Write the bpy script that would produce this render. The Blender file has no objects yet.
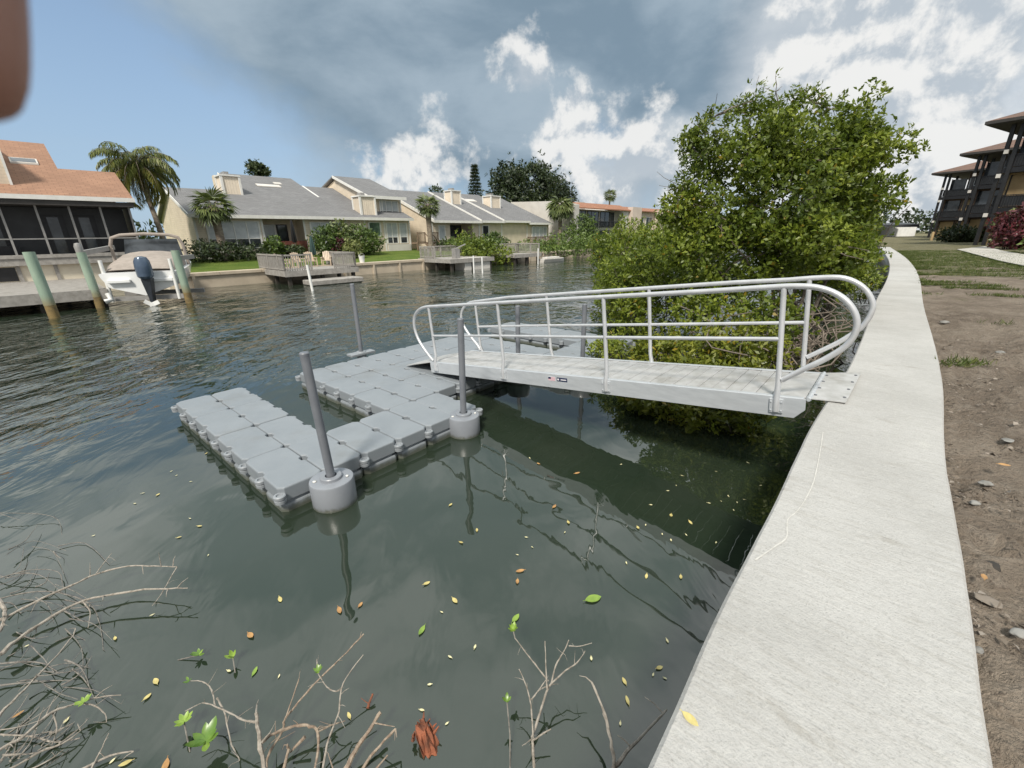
import bpy, bmesh, math, random
import numpy as np
from mathutils import Vector, Matrix, noise as mnoise

random.seed(7)
rng = np.random.default_rng(7)
scn = bpy.context.scene
COL = scn.collection
rad = math.radians

# ------------------------------------------------------------------ camera model
F, PITCH, ROLL, CH = 425.0, 0.33796, -0.01502, 2.807
cp, sp, cr, sr = math.cos(PITCH), math.sin(PITCH), math.cos(ROLL), math.sin(ROLL)
_rt, _up, FW = Vector((1, 0, 0)), Vector((0, sp, cp)), Vector((0, cp, -sp))
RT, UP = cr * _rt + sr * _up, -sr * _rt + cr * _up
CAM = Vector((0, 0, CH))
def ray(u, v): return FW + RT * ((u - 512) / F) - UP * ((v - 384) / F)
def at(u, v, z=0.0):
    d = ray(u, v); return CAM + d * ((z - CH) / d.z)
# the far bank: s runs along the canal, w inland
DV, NV, OV = Vector((.68, .7332, 0)), Vector((-.7332, .68, 0)), Vector((-18.8, 26.5, 0))
def swz(p): return OV + DV * p[0] + NV * p[1] + Vector((0, 0, p[2]))
def onw(u, v, w):
    d = ray(u, v); k = (w - (CAM - OV).dot(NV)) / d.dot(NV); P = CAM + d * k
    return ((P - OV).dot(DV), w, P.z)
def ony(u, v, Y):
    d = ray(u, v); return CAM + d * (Y / d.y)
def I(p): return p

# ------------------------------------------------------------------ mesh builder
ROOT = {}
class MB:
    def __init__(s, M=None): s.v, s.f, s.m, s.cur, s.M = [], [], [], 0, M
    def add(s, vs, fs):
        o = len(s.v)
        s.v += [tuple(s.M(p)) if s.M else tuple(p) for p in vs]
        s.f += [[i + o for i in f] for f in fs]; s.m += [s.cur] * len(fs); return s
    def bx(s, a, b):
        x0, y0, z0 = a; x1, y1, z1 = b
        return s.add([(x0,y0,z0),(x1,y0,z0),(x1,y1,z0),(x0,y1,z0),(x0,y0,z1),(x1,y0,z1),(x1,y1,z1),(x0,y1,z1)],
              [(0,3,2,1),(4,5,6,7),(0,1,5,4),(1,2,6,5),(2,3,7,6),(3,0,4,7)])
    def bar(s, a, b, wd, ht, up=(0,0,1)):
        a, b = Vector(a), Vector(b); d = (b - a).normalized(); upv = Vector(up)
        if abs(d.dot(upv)) > .98: upv = Vector((1, 0, 0))
        x = d.cross(upv).normalized() * wd / 2; y = x.cross(d).normalized() * ht / 2
        vs = [a-x-y, a+x-y, a+x+y, a-x+y, b-x-y, b+x-y, b+x+y, b-x+y]
        return s.add(vs, [(0,3,2,1),(4,5,6,7),(0,1,5,4),(1,2,6,5),(2,3,7,6),(3,0,4,7)])
    def tube(s, pts, r, n=8):
        P = [Vector(p) for p in pts]; k = len(P)
        R = r if isinstance(r, (list, tuple)) else [r] * k
        vs, fs = [], []; ref = None
        for i in range(k):
            d = (P[min(i+1, k-1)] - P[max(i-1, 0)])
            d = d.normalized() if d.length > 1e-9 else Vector((0,0,1))
            if ref is None: ref = Vector((0,0,1)) if abs(d.z) < .9 else Vector((1,0,0))
            x = (ref - d * ref.dot(d)).normalized(); y = d.cross(x); ref = x
            for j in range(n):
                a = 2 * math.pi * j / n; vs.append(P[i] + (x * math.cos(a) + y * math.sin(a)) * R[i])
        for i in range(k-1):
            for j in range(n):
                fs.append((i*n+j, i*n+(j+1) % n, (i+1)*n+(j+1) % n, (i+1)*n+j))
        fs.append(tuple(range(n-1, -1, -1))); fs.append(tuple((k-1)*n + j for j in range(n)))
        return s.add(vs, fs)
    def prism(s, poly, off):
        off = Vector(off); n = len(poly); P = [Vector(p) for p in poly]
        return s.add(P + [p + off for p in P], [tuple(range(n-1, -1, -1)), tuple(range(n, 2*n))] +
                     [(i, (i+1) % n, n+(i+1) % n, n+i) for i in range(n)])
    def loft(s, rings, cap=True, closed=True):
        n = len(rings[0]); vs = [p for r in rings for p in r]; fs = []
        for i in range(len(rings)-1):
            for j in range(n if closed else n-1):
                fs.append((i*n+j, i*n+(j+1) % n, (i+1)*n+(j+1) % n, (i+1)*n+j))
        if cap: fs += [tuple(range(n-1, -1, -1)), tuple((len(rings)-1)*n+j for j in range(n))]
        return s.add(vs, fs)
    def lathe(s, prof, c=(0,0,0), n=20):
        return s.loft([[(c[0]+r*math.cos(2*math.pi*j/n), c[1]+r*math.sin(2*math.pi*j/n), c[2]+z) for j in range(n)] for r, z in prof])
    def quad(s, a, b, c, d): return s.add([a, b, c, d], [(0,1,2,3)])
    def build(s, name, mat, parent=None, smooth=False, bevel=0.0, seg=2, loc=None):
        root = ROOT[parent.name] if parent is not None else (Vector(loc) if loc is not None else None)
        V = np.array(s.v, float)
        if root is None:
            mn, mx = V.min(0), V.max(0); root = Vector(((mn[0]+mx[0])/2, (mn[1]+mx[1])/2, mn[2]))
        V = V - np.array(root)
        me = bpy.data.meshes.new(name); me.from_pydata([tuple(p) for p in V], [], s.f)
        mats = mat if isinstance(mat, (list, tuple)) else [mat]
        for m in mats: me.materials.append(m)
        me.polygons.foreach_set('material_index', s.m)
        bm = bmesh.new(); bm.from_mesh(me); bmesh.ops.recalc_face_normals(bm, faces=bm.faces); bm.to_mesh(me); bm.free()
        o = bpy.data.objects.new(name, me); COL.objects.link(o); ROOT[o.name] = root
        if parent is not None: o.parent = parent
        else: o.location = root
        if smooth:
            me.polygons.foreach_set('use_smooth', [True]*len(me.polygons))
            try: me.set_sharp_from_angle(angle=rad(40))
            except Exception: pass
        if bevel:
            b = o.modifiers.new('Bevel', 'BEVEL'); b.width = bevel; b.segments = seg; b.limit_method = 'ANGLE'
        return o

def tag(o, label=None, cat=None, group=None, kind=None):
    if label: o['label'] = label
    if cat: o['category'] = cat
    if group: o['group'] = group
    if kind: o['kind'] = kind
    return o
def thing(name, label, cat, loc=(0,0,0), group=None):
    o = bpy.data.objects.new(name, None); COL.objects.link(o); o.location = loc; o.empty_display_size = .2
    ROOT[o.name] = Vector(loc); return tag(o, label, cat, group)
def copy_tree(o, parent=None, ):
    c = o.copy(); COL.objects.link(c); ROOT[c.name] = ROOT[o.name]
    if parent is not None: c.parent = parent
    for ch in list(o.children): copy_tree(ch, c)
    return c
def dup(o, loc, rz=0.0, sc=None, label=None, group=None):
    c = copy_tree(o); c.location = loc; c.rotation_euler.z = rz
    if sc: c.scale = (sc, sc, sc) if not isinstance(sc, (tuple, list)) else sc
    return tag(c, label, None, group)

# ------------------------------------------------------------------ materials
def new_mat(name):
    m = bpy.data.materials.new(name); m.use_nodes = True; nt = m.node_tree; nt.nodes.clear()
    out = nt.nodes.new('ShaderNodeOutputMaterial'); b = nt.nodes.new('ShaderNodeBsdfPrincipled')
    nt.links.new(b.outputs[0], out.inputs[0]); return m, nt, b, out
def nd(nt, typ, **kw):
    n = nt.nodes.new(typ)
    for k, v in kw.items():
        if hasattr(n, k) and not k.startswith('i_'): setattr(n, k, v)
    return n
def col4(c): return (c[0], c[1], c[2], 1)
def mix_col(nt, fac, a, b, blend='MIX'):
    n = nt.nodes.new('ShaderNodeMix'); n.data_type = 'RGBA'; n.blend_type = blend
    for inp, val in ((n.inputs[0], fac), (n.inputs[6], a), (n.inputs[7], b)):
        if isinstance(val, bpy.types.NodeSocket): nt.links.new(val, inp)
        elif isinstance(val, (tuple, list)): inp.default_value = col4(val)
        else: inp.default_value = val
    return n.outputs[2]
def mth(nt, op, a, b=0.0, c=0.0, clamp=False):
    n = nt.nodes.new('ShaderNodeMath'); n.operation = op; n.use_clamp = clamp
    for i, val in enumerate((a, b, c)):
        if isinstance(val, bpy.types.NodeSocket): nt.links.new(val, n.inputs[i])
        else: n.inputs[i].default_value = val
    return n.outputs[0]
def sstep(nt, x, lo, hi):
    n = nt.nodes.new('ShaderNodeMapRange'); n.interpolation_type = 'SMOOTHSTEP'
    nt.links.new(x, n.inputs[0]); n.inputs[1].default_value = lo; n.inputs[2].default_value = hi
    return n.outputs[0]
def noise(nt, vec, scale, detail=4, rough=.55, dist=0.0):
    n = nt.nodes.new('ShaderNodeTexNoise'); n.inputs['Scale'].default_value = scale
    n.inputs['Detail'].default_value = detail; n.inputs['Roughness'].default_value = rough; n.inputs['Distortion'].default_value = dist
    if vec is not None: nt.links.new(vec, n.inputs['Vector'])
    return n.outputs[0]
def mapping(nt, vec, scale=(1,1,1), rot=(0,0,0), loc=(0,0,0)):
    n = nt.nodes.new('ShaderNodeMapping'); nt.links.new(vec, n.inputs[0])
    n.inputs[1].default_value = loc; n.inputs[2].default_value = rot; n.inputs[3].default_value = scale; return n.outputs[0]
def bump(nt, h, dist, strength=1.0, nrm=None):
    n = nt.nodes.new('ShaderNodeBump'); n.inputs['Strength'].default_value = strength; n.inputs['Distance'].default_value = dist
    nt.links.new(h, n.inputs['Height'])
    if nrm is not None: nt.links.new(nrm, n.inputs['Normal'])
    return n.outputs[0]
def wpos(nt): return nt.nodes.new('ShaderNodeNewGeometry').outputs['Position']
def pm(name, c, c2=None, rough=.6, metal=0.0, sc=3.0, lo=.35, hi=.7, bd=0.0, bsc=40.0, stretch=(1,1,1), rot=(0,0,0), det=5, dirt=None, spec=.5):
    """procedural paint: two tones mixed by noise, a fine bump, optional dirt blotches"""
    m, nt, b, out = new_mat(name)
    P = wpos(nt); V = mapping(nt, P, stretch, rot)
    c2 = c2 or tuple(x * .78 for x in c)
    f = sstep(nt, noise(nt, V, sc, det, .6), lo, hi)
    colr = mix_col(nt, f, c, c2)
    if dirt:
        f2 = sstep(nt, noise(nt, P, sc * .35, 6, .65), .52, .72)
        colr = mix_col(nt, mth(nt, 'MULTIPLY', f2, dirt[3]), colr, dirt[:3])
    nt.links.new(colr, b.inputs['Base Color'])
    b.inputs['Roughness'].default_value = rough; b.inputs['Metallic'].default_value = metal
    b.inputs['Specular IOR Level'].default_value = spec
    if bd: nt.links.new(bump(nt, noise(nt, V, bsc, 4, .6), bd), b.inputs['Normal'])
    return m
def siding(name, c, pitch=.16, vert=False):
    m, nt, b, out = new_mat(name); P = wpos(nt)
    x = nt.nodes.new('ShaderNodeSeparateXYZ'); nt.links.new(P, x.inputs[0])
    if vert: q = mth(nt, 'ADD', mth(nt, 'MULTIPLY', x.outputs[0], .68), mth(nt, 'MULTIPLY', x.outputs[1], .7332))
    else: q = x.outputs[2]
    fr = mth(nt, 'FRACT', mth(nt, 'DIVIDE', q, pitch))
    line = mth(nt, 'LESS_THAN', fr, .12)
    n = sstep(nt, noise(nt, P, 1.3, 5, .6), .3, .75)
    colr = mix_col(nt, n, c, tuple(v * .84 for v in c))
    nt.links.new(mix_col(nt, mth(nt, 'MULTIPLY', line, .35), colr, tuple(v * .45 for v in c)), b.inputs['Base Color'])
    nt.links.new(bump(nt, fr, .02, .8), b.inputs['Normal']); b.inputs['Roughness'].default_value = .65
    return m
def shingle(name, c, c2):
    m, nt, b, out = new_mat(name); P = wpos(nt)
    x = nt.nodes.new('ShaderNodeSeparateXYZ'); nt.links.new(P, x.inputs[0])
    s = mth(nt, 'ADD', mth(nt, 'MULTIPLY', x.outputs[0], .68), mth(nt, 'MULTIPLY', x.outputs[1], .7332))
    w = mth(nt, 'ADD', mth(nt, 'MULTIPLY', x.outputs[0], -.7332), mth(nt, 'MULTIPLY', x.outputs[1], .68))
    cb = nt.nodes.new('ShaderNodeCombineXYZ'); nt.links.new(s, cb.inputs[0]); nt.links.new(w, cb.inputs[1])
    br = nt.nodes.new('ShaderNodeTexBrick'); nt.links.new(cb.outputs[0], br.inputs['Vector'])
    br.inputs['Scale'].default_value = 1.0; br.inputs['Brick Width'].default_value = .42; br.inputs['Row Height'].default_value = .2
    br.inputs['Mortar Size'].default_value = .012; br.inputs['Color1'].default_value = col4(c); br.inputs['Color2'].default_value = col4(c2)
    br.inputs['Mortar'].default_value = col4(tuple(v * .55 for v in c))
    f = sstep(nt, noise(nt, P, .55, 6, .65), .35, .72)
    nt.links.new(mix_col(nt, mth(nt, 'MULTIPLY', f, .5), br.outputs[0], tuple(v * .62 for v in c)), b.inputs['Base Color'])
    b.inputs['Roughness'].default_value = .9; nt.links.new(bump(nt, br.outputs['Fac'], .015, .6), b.inputs['Normal'])
    return m
def leafmat(name, dark, mid, light, trans=.25, rough=.42, yellow=(.34,.25,.03)):
    m, nt, b, out = new_mat(name)
    a = nt.nodes.new('ShaderNodeAttribute'); a.attribute_name = 'tone'
    r = nt.nodes.new('ShaderNodeValToRGB'); nt.links.new(a.outputs['Fac'], r.inputs[0])
    e = r.color_ramp.elements; e[0].position = 0; e[0].color = col4(dark); e[1].position = .45; e[1].color = col4(mid)
    x = e.new(.85); x.color = col4(light); x = e.new(.97); x.color = col4(light); x = e.new(.985); x.color = col4(yellow)
    nt.links.new(r.outputs[0], b.inputs['Base Color']); b.inputs['Roughness'].default_value = rough
    t = nt.nodes.new('ShaderNodeBsdfTranslucent'); nt.links.new(mix_col(nt, .4, r.outputs[0], (.14,.2,.02)), t.inputs[0])
    ms = nt.nodes.new('ShaderNodeMixShader'); ms.inputs[0].default_value = trans
    nt.links.new(b.outputs[0], ms.inputs[1]); nt.links.new(t.outputs[0], ms.inputs[2]); nt.links.new(ms.outputs[0], out.inputs[0])
    return m
def glass_dark(name, c=(.03,.035,.04), rough=.08):
    m, nt, b, out = new_mat(name); P = wpos(nt)
    nt.links.new(mix_col(nt, sstep(nt, noise(nt, P, 1.1, 3), .4, .65), c, tuple(v * 2.2 + .01 for v in c)), b.inputs['Base Color'])
    b.inputs['Roughness'].default_value = rough; b.inputs['Specular IOR Level'].default_value = .7; return m

M = {}
M['alu'] = pm('brushed_aluminium', (.56,.555,.55), (.43,.425,.41), .5, .35, 6, .3, .75, .0006, 160, (1,1,6), dirt=(.27,.255,.225,.6))
M['rail'] = pm('rail_aluminium', (.58,.59,.605), (.49,.50,.515), .38, .4, 6, .3, .7, .0004, 120)
M['channel'] = pm('channel_aluminium', (.56,.585,.61), (.47,.495,.52), .42, .35, 4, .3, .75, .0006, 90, (1,1,5), dirt=(.42,.42,.42,.3))
M['dockgrey'] = pm('float_plastic', (.235,.258,.28), (.205,.228,.25), .5, 0, 2.2, .3, .75, .0012, 260, dirt=(.16,.165,.16,.55))
M['dockdark'] = pm('pin_plastic', (.12,.13,.145), (.09,.10,.11), .5, 0, 8)
M['lug'] = pm('lug_plastic', (.27,.29,.31), (.22,.24,.26), .45, 0, 8)
def tide_stain(m, z0, z1, c, k=.8):
    nt = m.node_tree; b = [n for n in nt.nodes if n.type == 'BSDF_PRINCIPLED'][0]; src = b.inputs['Base Color'].links[0].from_socket
    P = wpos(nt); x = nt.nodes.new('ShaderNodeSeparateXYZ'); nt.links.new(P, x.inputs[0])
    h = mth(nt, 'ADD', x.outputs[2], mth(nt, 'MULTIPLY', mth(nt, 'SUBTRACT', noise(nt, P, 14, 5, .7), .5), .12))
    nt.links.new(mix_col(nt, mth(nt, 'MULTIPLY', sstep(nt, h, z1, z0), k), src, c), b.inputs['Base Color'])
tide_stain(M['dockgrey'], .02, .10, (.075,.08,.05))
M['guide'] = pm('guide_plastic', (.235,.25,.275), (.21,.225,.25), .3, 0, 3, bd=.0008, bsc=120)
tide_stain(M['guide'], .0, .07, (.08,.085,.055))
M['pole'] = pm('pole_plastic', (.17,.18,.20), (.14,.15,.17), .42, 0, 5, dirt=(.2,.2,.2,.3))
M['white'] = pm('white_paint', (.78,.78,.76), (.68,.68,.66), .5, 0, 2, dirt=(.5,.48,.42,.3))
M['trim'] = pm('white_trim', (.74,.73,.70), (.66,.65,.61), .55, 0, 2)
M['cream'] = siding('cream_siding', (.75,.645,.51))
M['creamv'] = siding('cream_board_siding', (.76,.66,.53), .22, True)
M['creamp'] = pm('cream_stucco', (.72,.65,.52), (.64,.57,.45), .8, 0, 1.2, bd=.004, bsc=30, dirt=(.36,.31,.24,.5))
M['stucco'] = pm('pale_stucco', (.60,.575,.535), (.53,.505,.47), .85, 0, .8, bd=.004, bsc=20)
M['pinkstucco'] = pm('pink_stucco', (.62,.52,.45), (.55,.46,.40), .85, 0, .8)
M['roofgrey'] = shingle('grey_shingle', (.205,.205,.208), (.16,.16,.165))
M['roofred'] = shingle('orange_shingle', (.345,.195,.125), (.28,.155,.10))
M['rooftile'] = shingle('clay_tile', (.36,.17,.10), (.30,.14,.085))
M['roofbrown'] = pm('brown_roof', (.15,.08,.055), (.10,.06,.042), .7, 0, 1.5)
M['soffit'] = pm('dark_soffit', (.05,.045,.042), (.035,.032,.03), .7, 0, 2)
M['screen'] = pm('dark_screen', (.022,.023,.026), (.034,.036,.04), .45, 0, 1.2)
M['glass'] = glass_dark('window_glass'); M['blind'] = pm('window_blind', (.52,.55,.56), (.40,.43,.45), .25, 0, 1.5, spec=.8)
M['glassgreen'] = glass_dark('green_glass', (.08,.12,.085))
M['frame'] = pm('bronze_frame', (.022,.022,.025), (.015,.015,.017), .4, .3, 5)
M['greymetal'] = pm('grey_post_metal', (.32,.31,.30), (.25,.245,.235), .5, .2, 4)
M['wood'] = pm('weathered_wood', (.36,.34,.315), (.25,.235,.215), .85, 0, 5, .3, .7, .004, 60, (1,1,1), dirt=(.16,.145,.12,.5))
M['brownwood'] = pm('brown_wood', (.235,.165,.115), (.165,.115,.08), .8, 0, 5, bd=.003, bsc=50)
M['redwood'] = pm('red_stained_wood', (.16,.05,.035), (.11,.036,.027), .7, 0, 5)
M['greenpost'] = pm('green_treated_timber', (.29,.37,.29), (.21,.29,.225), .8, 0, 2.5, .3, .7, .005, 30, (1,1,.35), dirt=(.25,.24,.17,.55))
tide_stain(M['greenpost'], .45, .95, (.20,.155,.075), .85)
M['rustpost'] = pm('algae_stained_timber', (.22,.155,.06), (.12,.09,.045), .85, 0, 6)
M['darkwood'] = pm('wet_dark_timber', (.05,.042,.034), (.03,.026,.021), .8, 0, 5)
M['boathull'] = pm('white_gelcoat', (.80,.81,.81), (.74,.75,.75), .18, 0, 2, dirt=(.6,.6,.56,.3))
M['boatcover'] = pm('beige_canvas', (.34,.295,.26), (.27,.235,.205), .85, 0, 3, bd=.004, bsc=14)
M['motor'] = pm('blue_grey_cowling', (.085,.12,.175), (.07,.10,.15), .2, .2, 3)
M['motordark'] = pm('dark_motor_leg', (.03,.035,.045), (.02,.025,.03), .35, .2, 5)
M['chair'] = pm('tan_plastic_chair', (.56,.45,.34), (.48,.38,.29), .5, 0, 5)
M['umbrella'] = pm('dark_green_canvas', (.035,.075,.07), (.025,.05,.05), .8, 0, 6)
M['black'] = pm('black_paint', (.012,.012,.013), (.018,.018,.02), .45, 0, 3)
M['tan'] = pm('tan_panel', (.40,.29,.15), (.30,.205,.10), .7, 0, .9)
M['brownpanel'] = pm('brown_panel', (.14,.085,.055), (.10,.06,.04), .6, 0, .9)
M['palmtrunk'] = pm('palm_trunk', (.26,.215,.17), (.15,.12,.095), .9, 0, 3.5, .35, .65, .03, 9, (1,1,2.5))
M['bark'] = pm('mangrove_bark', (.20,.17,.14), (.11,.09,.07), .9, 0, 7, bd=.006, bsc=35)
M['root'] = pm('prop_root_bark', (.22,.185,.155), (.12,.10,.08), .9, 0, 7, bd=.004, bsc=40)
M['darkbark'] = pm('dark_bark', (.075,.06,.05), (.04,.033,.028), .9, 0, 4, bd=.01, bsc=15)
M['deadtwig'] = pm('bleached_twig', (.35,.315,.27), (.19,.165,.135), .9, 0, 38, .38, .68, bd=.004, bsc=130, dirt=(.13,.115,.095,.7))
M['brownstick'] = pm('brown_branch', (.21,.155,.115), (.34,.275,.21), .9, 0, 34, .4, .62, bd=.005, bsc=110, dirt=(.10,.075,.055,.7))
M['wettwig'] = pm('wet_grey_twig', (.22,.205,.18), (.10,.09,.08), .8, 0, 30, bd=.003, bsc=110)
M['rot'] = pm('rotten_red_wood', (.30,.10,.05), (.15,.06,.035), .9, 0, 14, bd=.01, bsc=40)
M['lf_mang'] = leafmat('mangrove_leaf', (.055,.088,.014), (.14,.19,.022), (.27,.32,.04), .42, .45)
M['lf_low'] = leafmat('mangrove_shoot_leaf', (.07,.09,.014), (.15,.18,.02), (.27,.28,.036), .35, .42)
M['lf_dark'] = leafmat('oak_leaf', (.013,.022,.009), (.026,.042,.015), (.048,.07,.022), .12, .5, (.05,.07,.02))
M['lf_hedge'] = leafmat('hedge_leaf', (.035,.065,.015), (.08,.13,.025), (.14,.20,.04), .2, .5, (.12,.16,.04))
M['lf_lime'] = leafmat('lime_shrub_leaf', (.07,.11,.016), (.14,.19,.022), (.23,.27,.035), .25, .5)
M['lf_palm'] = leafmat('palm_leaf', (.055,.08,.026), (.115,.15,.048), (.20,.22,.075), .15, .45, (.19,.15,.07))
M['lf_queen'] = leafmat('feather_palm_leaf', (.06,.09,.03), (.14,.165,.04), (.26,.24,.06), .2, .45, (.25,.19,.05))
M['lf_dead'] = leafmat('dead_frond', (.13,.10,.055), (.20,.155,.08), (.25,.19,.10), .1, .8, (.25,.19,.1))
M['lf_red'] = leafmat('burgundy_leaf', (.035,.008,.012), (.075,.014,.022), (.13,.028,.038), .15, .45, (.13,.03,.04))
M['litter'] = leafmat('litter_chips', (.05,.038,.03), (.16,.13,.10), (.27,.235,.20), .0, .9, (.5,.36,.12))
M['grassblade'] = leafmat('grass_blade', (.05,.075,.018), (.09,.125,.025), (.15,.17,.04), .2, .6, (.22,.18,.08))
M['lf_float_y'] = pm('yellow_leaf', (.56,.48,.19), (.40,.33,.12), .5, 0, 25)
M['lf_float_p'] = pm('pale_leaf', (.68,.63,.38), (.58,.54,.30), .5, 0, 25)
M['lf_float_o'] = pm('orange_leaf', (.44,.25,.09), (.30,.16,.06), .5, 0, 25)
M['lf_float_g'] = pm('green_leaf', (.22,.33,.05), (.15,.25,.04), .45, 0, 25)
M['lf_new'] = pm('fresh_leaf', (.085,.17,.025), (.13,.22,.035), .35, 0, 18)
M['stone'] = pm('grey_stone', (.25,.245,.23), (.15,.145,.135), .85, 0, 12, bd=.006, bsc=40)
M['skin'] = pm('brown_skin', (.30,.15,.105), (.26,.125,.09), .5, 0, 60, bd=.0002, bsc=900)
M['nail'] = pm('finger_nail', (.45,.28,.22), (.42,.26,.2), .3, 0, 60)
M['sleeve'] = pm('grey_knit', (.12,.12,.13), (.09,.09,.1), .9, 0, 60, bd=.001, bsc=400)
M['path'] = pm('path_concrete', (.44,.42,.38), (.36,.345,.31), .85, 0, 1.3, bd=.004, bsc=40)
M['fbank'] = pm('far_bank_concrete', (.54,.46,.355), (.44,.37,.285), .85, 0, 1.2, .3, .7, .006, 20, dirt=(.2,.16,.11,.6))
M['navy'] = pm('navy_sticker', (.02,.03,.08), (.016,.024,.065), .3, 0, 5)
M['flagred'] = pm('flag_red', (.55,.25,.30), (.52,.23,.28), .35, 0, 5); M['flagwhite'] = pm('flag_white', (.75,.73,.75), (.7,.68,.7), .35, 0, 5)
M['canvasgrey'] = pm('dark_awning', (.03,.034,.042), (.05,.054,.062), .6, 0, 2)
M['streak'] = pm('lime_streak', (.56,.55,.52), (.46,.45,.42), .9, 0, 30)

def concrete():
    m, nt, b, out = new_mat('cast_concrete'); P = wpos(nt)
    big = sstep(nt, noise(nt, P, .9, 6, .65), .32, .7)
    c = mix_col(nt, big, (.465,.46,.445), (.38,.375,.36))
    V = mapping(nt, P, (1, 1, 1), (0, 0, rad(-49)))
    broom = noise(nt, mapping(nt, V, (26, 3.0, 1)), 2.0, 5, .62)
    c = mix_col(nt, mth(nt, 'MULTIPLY', sstep(nt, broom, .47, .7), .36), c, (.30,.285,.255))
    st = sstep(nt, noise(nt, mapping(nt, V, (4.2, 1.5, 1)), 1.5, 7, .7, .4), .58, .74)
    c = mix_col(nt, mth(nt, 'MULTIPLY', st, .62), c, (.27,.25,.215))
    wh = sstep(nt, noise(nt, P, 2.6, 6, .7), .6, .76)
    c = mix_col(nt, mth(nt, 'MULTIPLY', wh, .45), c, (.60,.59,.55))
    vor = nt.nodes.new('ShaderNodeTexVoronoi'); vor.inputs['Scale'].default_value = 55; nt.links.new(P, vor.inputs['Vector'])
    pit = mth(nt, 'LESS_THAN', vor.outputs['Distance'], .13)
    pk = mth(nt, 'MULTIPLY', pit, sstep(nt, noise(nt, P, 5, 3), .5, .62))
    c = mix_col(nt, mth(nt, 'MULTIPLY', pk, .5), c, (.24,.225,.2))
    gr = noise(nt, P, 95, 4, .75); g2 = noise(nt, P, 28, 5, .7)
    c = mix_col(nt, mth(nt, 'MULTIPLY', sstep(nt, g2, .5, .7), .2), c, (.25,.24,.225))
    c = mix_col(nt, mth(nt, 'MULTIPLY', sstep(nt, g2, .5, .34), .2), c, (.56,.55,.52))
    c = mix_col(nt, mth(nt, 'MULTIPLY', sstep(nt, gr, .5, .68), .5), c, (.27,.265,.25))
    nt.links.new(c, b.inputs['Base Color']); b.inputs['Roughness'].default_value = .9; b.inputs['Specular IOR Level'].default_value = .3
    h = mth(nt, 'ADD', mth(nt, 'ADD', mth(nt, 'MULTIPLY', broom, .5), mth(nt, 'MULTIPLY', gr, .55)), mth(nt, 'MULTIPLY', g2, .3))
    h = mth(nt, 'SUBTRACT', h, mth(nt, 'MULTIPLY', pk, .5))
    nt.links.new(bump(nt, h, .011, .9), b.inputs['Normal']); return m
M['concrete'] = concrete()
def wallface():
    m, nt, b, out = new_mat('wet_seawall_face'); P = wpos(nt)
    x = nt.nodes.new('ShaderNodeSeparateXYZ'); nt.links.new(P, x.inputs[0])
    n = noise(nt, P, 2, 6, .65)
    tide = sstep(nt, mth(nt, 'ADD', x.outputs[2], mth(nt, 'MULTIPLY', n, .4)), .55, .95)
    c = mix_col(nt, tide, (.045,.04,.03), (.26,.245,.21))
    nt.links.new(mix_col(nt, sstep(nt, n, .45, .7), c, (.09,.085,.065)), b.inputs['Base Color'])
    b.inputs['Roughness'].default_value = .8; nt.links.new(bump(nt, n, .02), b.inputs['Normal']); return m
M['wallface'] = wallface()

def watermat():
    m, nt, b, out = new_mat('canal_water'); P = wpos(nt)
    mk = sstep(nt, noise(nt, P, .55, 3, .5), .3, .7)
    nt.links.new(mix_col(nt, mk, (.015,.025,.015), (.023,.032,.021)), b.inputs['Base Color'])
    b.inputs['Roughness'].default_value = .015; b.inputs['IOR'].default_value = 1.78; b.inputs['Specular IOR Level'].default_value = .5
    vd = nt.nodes.new('ShaderNodeVectorMath'); vd.operation = 'DISTANCE'; nt.links.new(P, vd.inputs[0]); vd.inputs[1].default_value = (3.5, 2.5, 0)
    wob = mth(nt, 'MULTIPLY', mth(nt, 'SUBTRACT', noise(nt, P, .28, 3), .5), 7.0)
    chop = sstep(nt, mth(nt, 'ADD', vd.outputs['Value'], wob), 8.0, 14.0)
    patch = mth(nt, 'ADD', .3, mth(nt, 'MULTIPLY', sstep(nt, noise(nt, P, .22, 4), .36, .66), .9))
    R1 = mapping(nt, mapping(nt, P, (1,1,1), (0,0,rad(-8))), (2.2, .95, 1))
    R2 = mapping(nt, mapping(nt, P, (1,1,1), (0,0,rad(20))), (1.9, .9, 1))
    n1 = noise(nt, R1, 1.0, 3, .5, .5); n2 = noise(nt, R2, 2.3, 3, .55, .3); n3 = noise(nt, P, .62, 2, .45, .5)
    hs = mth(nt, 'ADD', mth(nt, 'MULTIPLY', n1, .125), mth(nt, 'MULTIPLY', n2, .032))
    hc = mth(nt, 'MULTIPLY', mth(nt, 'MULTIPLY', hs, chop), patch)
    calm = mth(nt, 'ADD', mth(nt, 'MULTIPLY', n3, .034), mth(nt, 'MULTIPLY', n1, .007))
    h = mth(nt, 'ADD', hc, calm)
    nt.links.new(bump(nt, h, 1.0, 1.0), b.inputs['Normal']); return m
M['water'] = watermat()

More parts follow.
